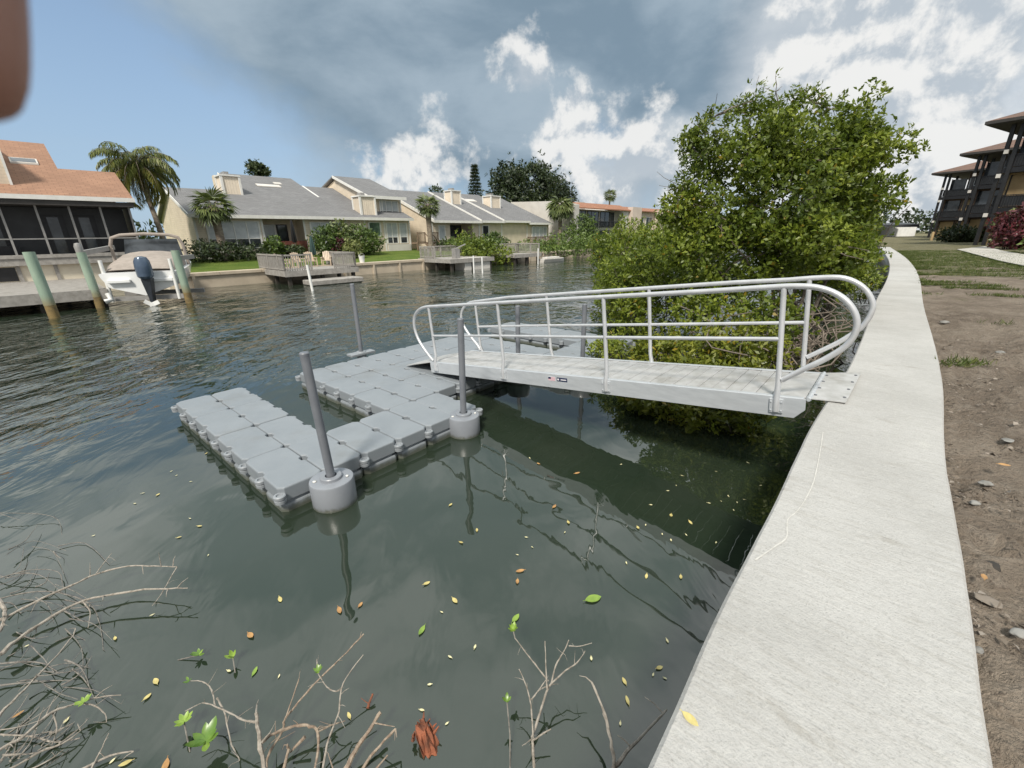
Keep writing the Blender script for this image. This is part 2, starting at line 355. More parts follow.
def dirtmat():
    m, nt, b, out = new_mat('muddy_ground'); P = wpos(nt)
    n1 = noise(nt, P, .8, 7, .68); n2 = noise(nt, P, 5.5, 7, .7, .4); n3 = noise(nt, P, 34, 5, .7)
    c = mix_col(nt, sstep(nt, n1, .32, .68), (.38,.315,.25), (.22,.175,.135))
    c = mix_col(nt, mth(nt, 'MULTIPLY', sstep(nt, n2, .45, .72), .75), c, (.46,.39,.32))
    c = mix_col(nt, mth(nt, 'MULTIPLY', sstep(nt, n3, .53, .68), .55), c, (.075,.056,.043))
    vd = nt.nodes.new('ShaderNodeVectorMath'); vd.operation = 'LENGTH'; nt.links.new(P, vd.inputs[0])
    g = mth(nt, 'ADD', mth(nt, 'MULTIPLY', mth(nt, 'SUBTRACT', noise(nt, P, .33, 5, .65), .5), 3.4), mth(nt, 'MULTIPLY', sstep(nt, vd.outputs['Value'], 11, 34), 1.25))
    g = sstep(nt, g, .42, .8)
    gc = mix_col(nt, sstep(nt, noise(nt, P, 6, 5, .7), .35, .65), (.095,.112,.036), (.17,.165,.075))
    nt.links.new(mix_col(nt, mth(nt, 'MULTIPLY', g, .68), c, gc), b.inputs['Base Color'])
    b.inputs['Roughness'].default_value = .95; b.inputs['Specular IOR Level'].default_value = .2
    h = mth(nt, 'ADD', mth(nt, 'MULTIPLY', n2, .8), mth(nt, 'MULTIPLY', n3, .35))
    nt.links.new(bump(nt, h, .26, 1.0), b.inputs['Normal']); return m
M['dirt'] = dirtmat()
def lawnmat():
    m, nt, b, out = new_mat('lawn_grass'); P = wpos(nt)
    c = mix_col(nt, sstep(nt, noise(nt, P, .6, 6, .65), .35, .65), (.085,.135,.022), (.13,.17,.035))
    c = mix_col(nt, mth(nt, 'MULTIPLY', sstep(nt, noise(nt, P, 9, 4, .7), .45, .65), .6), c, (.06,.095,.018))
    nt.links.new(c, b.inputs['Base Color']); b.inputs['Roughness'].default_value = .95; b.inputs['Specular IOR Level'].default_value = .15
    nt.links.new(bump(nt, noise(nt, P, 14, 4, .7), .08), b.inputs['Normal']); return m
M['lawn'] = lawnmat()

# ------------------------------------------------------------------ leaf clouds (numpy)
def unit(a): return a / np.maximum(np.linalg.norm(a, axis=-1, keepdims=True), 1e-9)
def leaf_object(name, pos, ax, nr, L, W, tone, mat, parent=None, droop=.12, fold=.12):
    n = len(pos); ax = unit(ax); sd = unit(np.cross(ax, nr)); nr = np.cross(sd, ax)
    L = np.broadcast_to(np.asarray(L, float), (n,))[:, None]; W = np.broadcast_to(np.asarray(W, float), (n,))[:, None]
    v0 = pos; v1 = pos + ax*L*.5 + sd*W*.5 + nr*W*fold; v2 = pos + ax*L - nr*L*droop; v3 = pos + ax*L*.5 - sd*W*.5 + nr*W*fold
    V = np.stack([v0, v1, v2, v3], 1).reshape(-1, 3)
    if parent is not None: root = ROOT[parent.name]
    else: root = Vector((float(V[:,0].mean()), float(V[:,1].mean()), float(V[:,2].min())))
    V = V - np.array(root)
    me = bpy.data.meshes.new(name)
    me.vertices.add(4*n); me.vertices.foreach_set('co', V.astype(np.float32).ravel())
    me.loops.add(4*n); me.loops.foreach_set('vertex_index', np.arange(4*n, dtype=np.int32))
    me.polygons.add(n); me.polygons.foreach_set('loop_start', np.arange(0, 4*n, 4, dtype=np.int32))
    me.update(calc_edges=True)
    a = me.attributes.new('tone', 'FLOAT', 'FACE'); a.data.foreach_set('value', np.clip(tone, 0, 1).astype(np.float32))
    me.materials.append(mat)
    o = bpy.data.objects.new(name, me); COL.objects.link(o); ROOT[o.name] = root
    if parent is not None: o.parent = parent
    else: o.location = root
    return o
def gapf(p, k, seed):
    a = np.sin(p[:,0]*k+seed)+np.sin(p[:,1]*k*1.13+seed*2.1)+np.sin(p[:,2]*k*1.27+seed*.7)+.7*np.sin((p[:,0]+p[:,2])*k*2.1+seed)+.7*np.sin((p[:,1]-p[:,2])*k*1.9)
    return a / 3.6
def lobe_points(lobes, n, shell=.5, gap=.0, k=3.0, seed=0.0):
    c = np.array([l[0] for l in lobes], float); r = np.array([l[1] for l in lobes], float)
    w = (r.prod(1)) ** (2/3); w /= w.sum()
    idx = rng.choice(len(lobes), n, p=w); d = unit(rng.normal(size=(n, 3)))
    rr = shell + (1 - shell) * rng.random(n) ** .6
    rr *= 1 + .16*rng.normal(size=n)
    p = c[idx] + d * r[idx] * rr[:, None]
    out = unit(d / r[idx])
    keep = gapf(p, k, seed) > gap - .55 + .25*rng.normal(size=n)
    return p[keep], out[keep], idx[keep]
def crown(name, lobes, n, per, L, mat, parent=None, shell=.5, gap=0.0, k=3.0, seed=1.0, asp=.42, tone0=.4, yellow=.012, up=.35, zmin=None, spread=.6):
    p, out, idx = lobe_points(lobes, n, shell, gap, k, seed)
    if zmin is not None: q = p[:,2] > zmin; p, out, idx = p[q], out[q], idx[q]
    m = len(p); lt = rng.normal(size=len(lobes))*.12
    ct = tone0 + lt[idx] + .14*gapf(p, k*.8, seed+3) + .13*rng.normal(size=m)
    P = np.repeat(p, per, 0); O = np.repeat(unit(out + np.array([0,0,up])), per, 0)
    P = P + rng.normal(size=P.shape)*L*.25
    ax = unit(O*.45 + unit(rng.normal(size=P.shape))*spread*1.4); nr = unit(O + rng.normal(size=P.shape)*.5)
    T = np.repeat(ct, per) + .12*rng.normal(size=len(P)); T = np.clip(T, 0, .955)
    T[rng.random(len(P)) < yellow] = 1.0
    LL = L*(.65+.6*rng.random(len(P)))
    return leaf_object(name, P, ax, nr, LL, LL*asp, T, mat, parent), p
def limb(mb, a, b, r0, r1, wig=.12, k=5, n=6, sag=0.0):
    a, b = Vector(a), Vector(b); L = (b-a).length; pts = []
    ph = random.random()*6
    for i in range(k+1):
        t = i/k; p = a.lerp(b, t); w = wig*L*math.sin(math.pi*t)
        p += Vector((math.sin(ph+t*5), math.cos(ph*1.7+t*4), math.sin(ph*2.3+t*3)*.6))*w*.5; p.z += sag*math.sin(math.pi*t)*L
        pts.append(p)
    mb.tube(pts, [r0+(r1-r0)*i/k for i in range(k+1)], n); return pts

# ------------------------------------------------------------------ camera, render, light, sky
cam_d = bpy.data.cameras.new('camera'); cam = bpy.data.objects.new('camera', cam_d); COL.objects.link(cam)
cam_d.sensor_width = 36; cam_d.lens = F/1024*36; cam_d.clip_start = .005; cam_d.clip_end = 3000
Mx = Matrix.Identity(4)
for i in range(3): Mx[i][0], Mx[i][1], Mx[i][2], Mx[i][3] = RT[i], UP[i], -FW[i], CAM[i]
cam.matrix_world = Mx; scn.camera = cam
cam_d.dof.use_dof = True; cam_d.dof.focus_distance = 9; cam_d.dof.aperture_fstop = 10
scn.view_settings.view_transform = 'Standard'; scn.view_settings.look = 'None'; scn.view_settings.exposure = 0.47; scn.view_settings.gamma = 1
scn.render.resolution_x, scn.render.resolution_y = 1024, 768
scn.cycles.max_bounces = 8; scn.cycles.transparent_max_bounces = 8

SUN_AZ = Vector((-.25, -.97, 0)).normalized(); SUN_EL = rad(50)
sd = SUN_AZ*math.cos(SUN_EL) + Vector((0,0,math.sin(SUN_EL)))
sl = bpy.data.lights.new('sun', 'SUN'); sl.energy = 3.3; sl.angle = rad(10); sl.color = (1, .94, .84)
so = bpy.data.objects.new('sun', sl); COL.objects.link(so); so.rotation_euler = (-sd).to_track_quat('-Z', 'Y').to_euler(); so.location = (0, 0, 60)

def sky():
    w = bpy.data.worlds.new('World'); scn.world = w; w.use_nodes = True; nt = w.node_tree; nt.nodes.clear()
    out = nt.nodes.new('ShaderNodeOutputWorld'); bg = nt.nodes.new('ShaderNodeBackground'); nt.links.new(bg.outputs[0], out.inputs[0])
    st = nt.nodes.new('ShaderNodeTexSky'); st.sky_type = 'NISHITA'; st.sun_disc = False
    st.sun_elevation = SUN_EL; st.sun_rotation = math.atan2(SUN_AZ.x, SUN_AZ.y); st.air_density = 1.0; st.dust_density = .6; st.ozone_density = 1.5
    tc = nt.nodes.new('ShaderNodeTexCoord'); Dn = tc.outputs['Generated']
    x = nt.nodes.new('ShaderNodeSeparateXYZ'); nt.links.new(Dn, x.inputs[0])
    z = mth(nt, 'ADD', mth(nt, 'MAXIMUM', x.outputs[2], 0.0), .16)
    cb = nt.nodes.new('ShaderNodeCombineXYZ'); nt.links.new(mth(nt, 'DIVIDE', x.outputs[0], z), cb.inputs[0]); nt.links.new(mth(nt, 'DIVIDE', x.outputs[1], z), cb.inputs[1])
    CV = cb.outputs[0]
    nb = noise(nt, CV, .75, 7, .56, .3); nf = noise(nt, CV, 2.1, 8, .6, .25); nd3 = noise(nt, Dn, 4.5, 7, .58, .3); nd4 = noise(nt, Dn, 11, 6, .6, .2)
    def blob(u, v, r_in, r_out):
        c = ray(u, v).normalized(); d = nt.nodes.new('ShaderNodeVectorMath'); d.operation = 'DOT_PRODUCT'
        nt.links.new(Dn, d.inputs[0]); d.inputs[1].default_value = c
        return sstep(nt, d.outputs['Value'], math.cos(rad(r_out)), math.cos(rad(r_in)))
    def add(*a):
        r = a[0]
        for q in a[1:]: r = mth(nt, 'ADD', r, q)
        return r
    def mul(a, k): return mth(nt, 'MULTIPLY', a, k)
    n5 = noise(nt, Dn, 8.5, 10, .6, .12); n6 = noise(nt, mapping(nt, Dn, (1,1,2.0)), 3.0, 8, .55, .25)
    up_ = nt.nodes.new('ShaderNodeVectorMath'); up_.operation = 'ADD'; nt.links.new(Dn, up_.inputs[0]); up_.inputs[1].default_value = (.0, -.01, .03)
    n5u = noise(nt, up_.outputs[0], 8.5, 10, .6, .12)
    # grey cloud bank overhead, reaching down towards the middle of the far bank
    bank = add(mul(blob(640, -60, 10, 30), 1.0), mul(blob(450, 25, 2, 17), .85), mul(blob(300, -70, 3, 20), .65), mul(blob(480, -420, 20, 60), .8), mul(blob(690, 60, 2, 12), .5), mul(blob(600, 130, 1, 7), -.9), mul(blob(100, 160, 6, 22), -.6))
    fb = sstep(nt, add(bank, mul(mth(nt, 'SUBTRACT', n6, .5), 1.9), mul(mth(nt, 'SUBTRACT', n5, .5), .7)), .1, 1.1)
    # bright cumulus low over the horizon and all over the right hand side
    cum = add(mul(blob(515, 62, 0, 5), .5), mul(blob(535, 82, 0, 4), .36), mul(blob(90, 60, 4, 22), -.35), mul(blob(430, 0, 3, 9), -.3), mul(blob(592, 112, 0, 4.5), .56), mul(blob(565, 130, 0, 4.5), .46), mul(blob(540, 152, 0, 5.5), .56), mul(blob(380, 163, 0, 4.2), .55), mul(blob(410, 165, 0, 4.2), .55), mul(blob(455, 162, 0, 5), .42), mul(blob(655, 142, 0, 7), .52), mul(blob(630, 206, 0, 10), .7),
              mul(blob(960, 55, 2, 15), .5), mul(blob(925, 195, 1, 11), .6), mul(blob(800, 62, 2, 9), .4), mul(blob(1250, 120, 10, 40), .5), mul(blob(990, 150, 1, 8), -.3))
    fw = sstep(nt, add(cum, mul(mth(nt, 'SUBTRACT', n5, .5), 3.4), mul(mth(nt, 'SUBTRACT', n6, .5), .8)), .30, .86)
    soft = add(mul(blob(980, 50, 3, 22), .9), mul(blob(930, 200, 2, 15), .9), mul(blob(800, 80, 1, 13), .6), mul(blob(640, 200, 1, 12), .7), mul(blob(1000, 160, 1, 9), -.35))
    fs = sstep(nt, add(soft, mul(mth(nt, 'SUBTRACT', n6, .5), 1.6)), .15, .95)
    lit = sstep(nt, add(mul(mth(nt, 'SUBTRACT', n5, n5u), 3.2), mth(nt, 'SUBTRACT', n5, .5)), -.32, .22)
    hazy = sstep(nt, x.outputs[2], .45, -.02)
    clear = mix_col(nt, 1.0, st.outputs[0], (.92, 1.0, 1.03), 'MULTIPLY')
    clear = mix_col(nt, mth(nt, 'ADD', .4, mul(hazy, .45)), clear, (2.75, 3.75, 5.0))
    veil = mul(sstep(nt, nb, .42, .75), .25)
    c = mix_col(nt, veil, clear, (3.2, 3.9, 4.6))
    dk = mix_col(nt, sstep(nt, n6, .36, .64), (1.5, 2.1, 2.65), (2.7, 3.35, 3.9))
    c = mix_col(nt, mul(fb, .95), c, dk)
    c = mix_col(nt, mul(fs, .8), c, mix_col(nt, sstep(nt, n6, .4, .64), (4.0, 4.4, 4.8), (5.9, 6.0, 6.0)))
    wt = mix_col(nt, lit, (3.5, 3.95, 4.4), (6.4, 6.4, 6.3))
    c = mix_col(nt, mul(fw, .93), c, wt)
    over = sstep(nt, mth(nt, 'ADD', x.outputs[2], mul(mth(nt, 'ABSOLUTE', x.outputs[0]), .15)), .405, .56)  # unseen sky above the view, brightened for fill and stronger water reflections
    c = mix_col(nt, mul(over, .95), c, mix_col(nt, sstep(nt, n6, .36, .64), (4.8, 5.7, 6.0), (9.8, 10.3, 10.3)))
    # bright broken overcast added behind the photographer, out of view, as fill light
    fill_behind = sstep(nt, x.outputs[1], .25, -.35)
    c = mix_col(nt, mul(fill_behind, .9), c, mix_col(nt, sstep(nt, n6, .36, .64), (2.9, 3.2, 3.5), (5.6, 5.6, 5.5)))
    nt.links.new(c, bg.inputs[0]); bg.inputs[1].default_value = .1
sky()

# ================================================================== SETTING
def catmull(P, n=6):
    P = [Vector(p) for p in P]; out = []
    for i in range(len(P)-1):
        p0, p1, p2, p3 = P[max(i-1,0)], P[i], P[i+1], P[min(i+2,len(P)-1)]
        for k in range(n):
            t = k/n
            out.append(.5*((2*p1)+(p2-p0)*t+(2*p0-5*p1+4*p2-p3)*t*t+(3*p1-p0-3*p2+p3)*t**3))
    out.append(P[-1]); return out
CZ = 1.25
wl = [(-8,-9.3), (-3.5,-3.9), (-.92,-.72), (.40,.84), (.93,1.47), (1.6,2.2), (2.6,3.35), (3.95,4.75), (5.9,6.95), (8.5,9.95), (12.98,14.94), (18.4,21.3), (24.3,28.6), (30.7,36.8), (34,41)]
WL = catmull([(x, y, 0) for x, y in wl], 8)
def offs(line, d):
    r = []
    for i, p in enumerate(line):
        t = (line[min(i+1,len(line)-1)] - line[max(i-1,0)]).normalized(); r.append(p + Vector((t.y, -t.x, 0)) * d)
    return r
for _ in range(10):
    WL = [WL[0]] + [(WL[i-1] + WL[i]*2 + WL[i+1])/4 for i in range(1, len(WL)-1)] + [WL[-1]]
CW = .815
WR = offs(WL, CW)
sw_ = thing('seawall', 'long pale concrete seawall cap curving away along the muddy bank', 'seawall', (1.2, 1.2, 0))
mb = MB(); rings = []
for a, b in zip(WL, WR):
    jl = (mnoise.noise(a*2.3))*.003; jr = mnoise.noise(b*3.1)*.004; t = (b-a).normalized()
    a2 = a + t*jl; b2 = b + t*jr
    ch = .014
    rings.append([Vector((a2.x,a2.y,CZ-.32)), Vector((a2.x,a2.y,CZ-ch)), a2 + t*ch + Vector((0,0,CZ)), b2 - t*ch + Vector((0,0,CZ)), Vector((b2.x,b2.y,CZ-ch)), Vector((b2.x,b2.y,CZ-.32))])
mb.loft(rings); mb.build('cap', M['concrete'], sw_)
mb = MB(); A1 = offs(WL, .07); A2 = offs(WL, CW-.1)
mb.loft([[Vector((a.x,a.y,-2)), Vector((a.x,a.y,CZ-.322)), Vector((b.x,b.y,CZ-.322)), Vector((b.x,b.y,-2))] for a, b in zip(A1, A2)]); mb.build('wall_face', M['wallface'], sw_)
# whitish lime line that wanders across the cap
mb = MB(); ln = [(823,432),(820,452),(814,480),(806,498),(797,511),(788,519),(787,528),(786,538),(774,547),(755,560)]
pl_ = catmull([at(u, v, CZ+.004) for u, v in ln], 5)
for i in range(len(pl_)-1):
    a, b = pl_[i], pl_[i+1]; t = (b-a).normalized(); s_ = Vector((t.y,-t.x,0))*(.0028+.002*mnoise.noise(a*9)); mb.quad(a-s_, a+s_, b+s_, b-s_)
mb.build('lime_streak', M['streak'], sw_)

mb = MB(); mb.quad((-700,-60,0), (700,-60,0), (700,1100,0), (-700,1100,0)); tag(mb.build('canal_water', M['water'], loc=(0,0,0)), kind='structure')
mb = MB(); mb.quad((-700,-60,-2.2), (700,-60,-2.2), (700,1100,-2.2), (-700,1100,-2.2)); tag(mb.build('canal_bed', M['darkwood'], loc=(0,0,-2.2)), kind='structure')

# dirt bank on the right: rows following the wall, fine near the camera
offL = [0, .02] + [.05+.035*k for k in range(30)] + [1.15, 1.25, 1.4, 1.6, 1.9, 2.2, 2.7, 3.4, 4.4, 6, 8.5, 12, 18, 28, 45, 80, 160, 400]
fine = []
WG = WL + [Vector(p) for p in ((38,47,0),(46,60,0),(60,86,0),(85,140,0),(150,300,0))]
base = offs(WG, CW-.03)
dl = [base[0]]
for i in range(len(base)-1):
    L_ = (base[i+1]-base[i]).length; near = min(base[i].length, base[i+1].length)
    k = max(1, int(L_/(.035 if near < 4 else .09 if near < 9 else .5 if near < 20 else 2)))
    for j in range(1, k+1): dl.append(base[i].lerp(base[i+1], j/k))
verts, faces = [], []
nn = len(offL)
for i, p in enumerate(dl):
    t = (dl[min(i+2,len(dl)-1)] - dl[max(i-2,0)]).normalized(); nrm = Vector((t.y,-t.x,0))
    for o_ in offL:
        q = p + nrm*o_
        d = q.length
        am = .05 if d < 25 else .12
        z = CZ - .07 + min(o_, 1.2)*.045
        z += am*.7*mnoise.noise(Vector((q.x*.9,q.y*.9,1))) + .05*mnoise.noise(Vector((q.x*3.3,q.y*3.3,4)))
        if d < 12: z += .035*mnoise.noise(Vector((q.x*8,q.y*8,7))) + .036*mnoise.noise(Vector((q.x*17,q.y*17,2))) - .02*abs(mnoise.noise(Vector((q.x*12,q.y*12,5))))
        if o_ > 4: z += min((o_-4)*.006, .1)
        if o_ == 0: z = CZ - .5
        verts.append((q.x, q.y, z))
for i in range(len(dl)-1):
    for j in range(nn-1): faces.append((i*nn+j, i*nn+j+1, (i+1)*nn+j+1, (i+1)*nn+j))
mb = MB(); mb.add(verts, faces); tag(mb.build('dirt_ground', M['dirt'], smooth=True, loc=(0,0,0)), kind='structure')
def gz(x, y): return 1.26 + .02*mnoise.noise(Vector((x*.9,y*.9,1)))
def grass_tufts(n):
    P = []
    while len(P) < n:
        a = rng.random()*len(dl); p = dl[int(a)]; t = (dl[min(int(a)+2,len(dl)-1)]-dl[max(int(a)-2,0)]).normalized()
        o_ = .05 + 14*rng.random()**1.5; q = p + Vector((t.y,-t.x,0))*o_; d = q.length
        if q.y < 5 or d > 45: continue
        g = .8*mnoise.noise(Vector((q.x*.5,q.y*.5,3))) + .7*mnoise.noise(Vector((q.x*.9,q.y*.9,8))) + min(max((d-11)/23,0),1)*.9
        if g < .28 + .25*rng.random(): continue
        P.append((q.x, q.y, CZ-.07+min(o_,1.2)*.045))
    P = np.array(P); k = 7; Q = np.repeat(P, k, 0) + rng.normal(size=(len(P)*k, 3))*np.array([.05,.05,0])
    ax = unit(rng.normal(size=Q.shape)*np.array([.6,.6,0]) + np.array([0,0,1])); nr = unit(rng.normal(size=Q.shape))
    L = .05 + .09*rng.random(len(Q))
    o = leaf_object('bank_grass', Q, ax, nr, L, .012, .4+.25*rng.normal(size=len(Q)), M['grassblade'], None, .2, .1)
    tag(o, 'patchy short grass growing on the muddy bank beside the seawall', 'grass', kind='stuff')
grass_tufts(11000)

def litter(n):
    P = []
    while len(P) < n:
        i = rng.integers(0, len(dl)-3); p = dl[i]; t = (dl[i+2]-p).normalized(); o_ = .03 + 2.6*rng.random()**1.4
        q = p + Vector((t.y,-t.x,0))*o_
        if q.length > 11 or q.y < .3: continue
        if mnoise.noise(Vector((q.x*2.2,q.y*2.2,12))) < -.05+.3*rng.random()-.15: continue
        P.append((q.x, q.y, CZ-.055+min(o_,1.2)*.045+.05*.7*mnoise.noise(Vector((q.x*.9,q.y*.9,1)))+.05*mnoise.noise(Vector((q.x*3.3,q.y*3.3,4)))+.012))
    P = np.array(P); m = len(P)
    ax = unit(rng.normal(size=P.shape)*np.array([1,1,.15])); nr = unit(rng.normal(size=P.shape)*.5+np.array([0,0,1]))
    L = .008+.045*rng.random(m)**2.5
    o = leaf_object('ground_litter', P, ax, nr, L, L*(.15+.6*rng.random(m)), rng.random(m)*.97, M['litter'], None, .1, .2)
    tag(o, 'chips, bark and dry leaf crumbs scattered over the mud by the cap', 'litter', kind='stuff')
litter(3800)
# far bank terrain behind the far seawalls
def far_lawn():
    sl_ = [-120, -40, -14, -9, -4, -1.2, -1.0, 2, 5, 8, 11, 14, 17, 20, 24, 28, 33, 40, 50, 70, 110, 200, 400]
    wl_ = [0, .6, 1.5, 3, 5, 7, 9, 12, 20, 40, 90, 300, 700]
    mb = MB(swz); vs, fs = [], []
    for s in sl_:
        w0 = 3.3 if s < -1.1 else (.35 if s < 24 else .35)
        for w in wl_:
            z = .86 + min(w, 10)*.05 + .04*mnoise.noise(Vector((s*.4, w*.4, 5)))
            vs.append((s, w0 + w, z))
    n = len(wl_)
    for i in range(len(sl_)-1):
        for j in range(n-1): fs.append((i*n+j, (i+1)*n+j, (i+1)*n+j+1, i*n+j+1))
    mb.add(vs, fs); tag(mb.build('far_lawn', M['lawn'], smooth=True, loc=(0,0,0)), kind='structure')
far_lawn()

# ================================================================== FLOATING DOCK
AV, BV, OD = Vector((-.75895,.65115,0)), Vector((.65115,.75895,0)), Vector((-2.53287,4.56808,0))
DZ = .30
def lat(i, j, z=0.0): return OD + AV*(.5*i) + BV*(.5*j) + Vector((0,0,z))
def latm(p): return OD + AV*p[0] + BV*p[1] + Vector((0,0,p[2]))    # metres along the dock's own axes
dock = thing('floating_dock', 'grey modular plastic floating dock with two fingers beside the metal gangway', 'floating dock', tuple(lat(3, 6)))
def float_mb():
    mb = MB(latm); g = .003; c = .055; nw, ndp = .05, .036
    def ring(ins, z, cc=c, notch=True):
        x0, x1, y0, y1 = g+ins, 1-g-ins, g+ins, .5-g-ins; m = .5
        P = [(x0+cc,y0)]
        P += [(m-nw-.02,y0),(m-nw+.012,y0+ndp),(m+nw-.012,y0+ndp),(m+nw+.02,y0)] if notch else []
        P += [(x1-cc,y0),(x1,y0+cc),(x1,y1-cc),(x1-cc,y1)]
        P += [(m+nw+.02,y1),(m+nw-.012,y1-ndp),(m-nw+.012,y1-ndp),(m-nw-.02,y1)] if notch else []
        P += [(x0+cc,y1),(x0,y1-cc),(x0,y0+cc)]
        return [(a, b, z) for a, b in P]
    mb.loft([ring(.03,-.14), ring(.004,-.10), ring(.0,.075), ring(.006,.092), ring(.03,.100), ring(.034,.118), ring(.014,.130), ring(.004,.14), ring(.002,.282), ring(.005,.292), ring(.013,.299), ring(.02,.300)])
    return mb
f0 = float_mb().build('float_block', M['dockgrey'], dock)
cells = [(i, j) for j in (-1, 0, 14, 15) for i in (-1, 1, 3, 5)] + [(-1, j) for j in (1,2,3,4,10,11,12,13)] + [(i, j) for j in range(3, 12) for i in (1, 3, 5)]
first = True; nodes = {}
for (i, j) in cells:
    o = f0 if first else f0.copy()
    if not first: COL.objects.link(o); o.parent = dock
    first = False
    jit = Vector((random.gauss(0,.0025), random.gauss(0,.0025), random.gauss(0,.004)))
    o.location = AV*(.5*i) + BV*(.5*j) + jit
    for a in (i, i+1, i+2):
        for b in (j, j+1): nodes[(a, b)] = nodes.get((a, b), 0) + 1
def pin_mb():
    mb = MB(); mb.lathe([(.03,.150),(.058,.152),(.060,.185),(.050,.192),(.030,.192),(.026,.176),(.0,.176)], n=16)
    mb.lathe([(.036,.198),(.062,.200),(.064,.232),(.056,.240),(.036,.240),(.03,.222),(.0,.222)], n=16)
    return mb
ROOT['__o'] = Vector((0,0,0))
p0 = pin_mb().build('connector_pin', M['dockdark'], dock, smooth=True, loc=None)  # inner pins coloured dark to paint the shade of the recessed nooks
# the pin was modelled round the world origin: move its mesh so that the child offset is its place
for v in p0.data.vertices: v.co += ROOT[dock.name]
pin_light = p0.data.copy(); pin_light.materials[0] = M['lug']
cellset = {(i+d, j) for i, j in cells for d in (0, 1)}
edge_nodes = {(a, b) for a, b in nodes if not all((a-x, b-y) in cellset for x in (0, 1) for y in (0, 1))}
order = sorted(nodes, key=lambda k: lat(*k).length)
for n_, (a, b) in enumerate(order[:96]):
    o = p0 if n_ == 0 else p0.copy()
    if n_: COL.objects.link(o); o.parent = dock
    if (a, b) in edge_nodes and nodes[(a, b)] < 4: o.data = pin_light
    q = lat(a, b)
    o.location = q - Vector(dock.location) + Vector((0,0,random.gauss(0,.003)))
rest = MB()
for a, b in order[96:]:
    q = lat(a, b); rest.lathe([(.03,.15),(.06,.152),(.06,.236),(.03,.238),(.0,.22)], (q.x, q.y, 0), 10)
tag(rest.build('connector_pin', M['lug'], dock, smooth=True), kind='stuff')
def guide(px, py, nm='pile_guide'):
    mb = MB(); ln_ = [(.05,-.16),(.225,-.155),(.235,-.14),(.235,.278),(.228,.292),(.21,.298),(.118,.298),(.116,.326),(.108,.334),(.062,.334),(.058,.30)]
    mb.lathe(ln_, (px, py, 0), 40)
    g = mb.build('pile_guide', M['guide'], dock, smooth=True)
    b = MB(); b.lathe([(.014,.298),(.016,.315),(.0,.318)], (px+.17, py+.02, 0), 10); b.lathe([(.02,.298),(.022,.306),(.0,.308)], (px-.15, py-.08, 0), 10)
    b.build('guide_bolt', M['trim'], g, smooth=True)
    return g
def pile(px, py, top, label, lean=(0,0)):
    mb = MB(); r = .046
    mb.tube([(px-lean[0]*.8, py-lean[1]*.8, -2), (px, py, .3), (px+lean[0], py+lean[1], top-.015)], r, 20)
    o = mb.build('dock_pile', M['pole'], smooth=True, loc=(px, py, -2)); tag(o, label, 'pole', 'grey poles holding the floating dock')
    c = MB(); c.lathe([(.047,-.015),(.048,.012),(.04,.022),(.0,.024)], (px+lean[0], py+lean[1], top), 20); c.build('pole_cap', M['pole'], o, smooth=True)
GP = at(331, 476, .32); guide(GP.x, GP.y); pile(GP.x, GP.y, 1.71, 'thick grey pole leaning through the guide nearest the camera', (-.05, .0))
GP = at(463.5, 413, .32); guide(GP.x, GP.y); pile(GP.x, GP.y, 1.71, 'grey pole in the drum guide just left of the gangway underside', (.03, 0))
GP = at(361, 351, .32)
mb = MB(); mb.lathe([(.10,.0),(.11,.30),(.10,.315),(.06,.316)], (GP.x,GP.y,0), 20); mb.bar((GP.x-BV.x*.3,GP.y-BV.y*.3,.27),(GP.x+BV.x*.3,GP.y+BV.y*.3,.27),.24,.05); mb.build('pile_bracket', M['lug'], dock, bevel=.006)
pile(GP.x, GP.y, 1.82, 'slim grey pole at the far back edge of the dock by open water')
GP = lat(.66, 8.95); guide(GP.x, GP.y); pile(GP.x, GP.y, 1.50, 'dark grey pole seen behind the gangway rails over the open slot')
GP = lat(-1.34, 10.55); guide(GP.x, GP.y); pile(GP.x, GP.y, 1.52, 'dark grey pole behind the gangway rails next to the mangrove leaves')

# ================================================================== GANGWAY
ND, NS = Vector((-1.55,7.75,.55)), Vector((2.86,3.84,1.25))
GL = (NS-ND).length; GV = (NS-ND).normalized(); GW = Vector((GV.y,-GV.x,0)).normalized()*-1; GH = GV.cross(GW)
if GH.z < 0: GH = -GH
def gm(p): return ND + GV*p[0] + GW*p[1] + GH*p[2]
WD = 1.10
gang = thing('gangway', 'silver aluminium gangway with looped handrails sloping from seawall to floating dock', 'gangway', tuple(gm((3,.55,-.2))))
mb = MB(gm); u = .0; k = 0
while u < GL-.05:
    u1 = min(u+.148, GL); mb.bx((u+.003,.035,-.035),(u1-.003,WD-.035,-.008 - .0015*(k % 2))); u = u1; k += 1
mb.build('deck_planks', M['alu'], gang, bevel=.002, seg=1)
for off in (0, WD):
    s_ = 1 if off == 0 else -1
    mb = MB(gm); y0, y1 = (0, .012) if off == 0 else (WD-.012, WD)
    pr = [(0,-.20),(0,.004),(GL,.004),(GL,-.11),(GL-.09,-.205)]
    mb.prism([(a, y0, h) for a, h in pr], (0,.012,0))
    yi = .012 if off == 0 else WD-.012
    mb.bx((.0, min(yi, yi+s_*.05), -.006), (GL-.02, max(yi, yi+s_*.05), .006)); mb.bx((.05, min(yi, yi+s_*.05), -.203), (GL-.12, max(yi, yi+s_*.05), -.193))
    mb.build('side_channel', M['channel'], gang, bevel=.002, seg=1)
mb = MB(gm)
for k in range(7): mb.bx((.25+k*.9,.013,-.15),(.31+k*.9,WD-.013,-.04))
mb.build('cross_member', M['channel'], gang)
ps = {0: [.17,1.90,3.75,5.69], 1: [.30,2.07,3.88,5.75]}
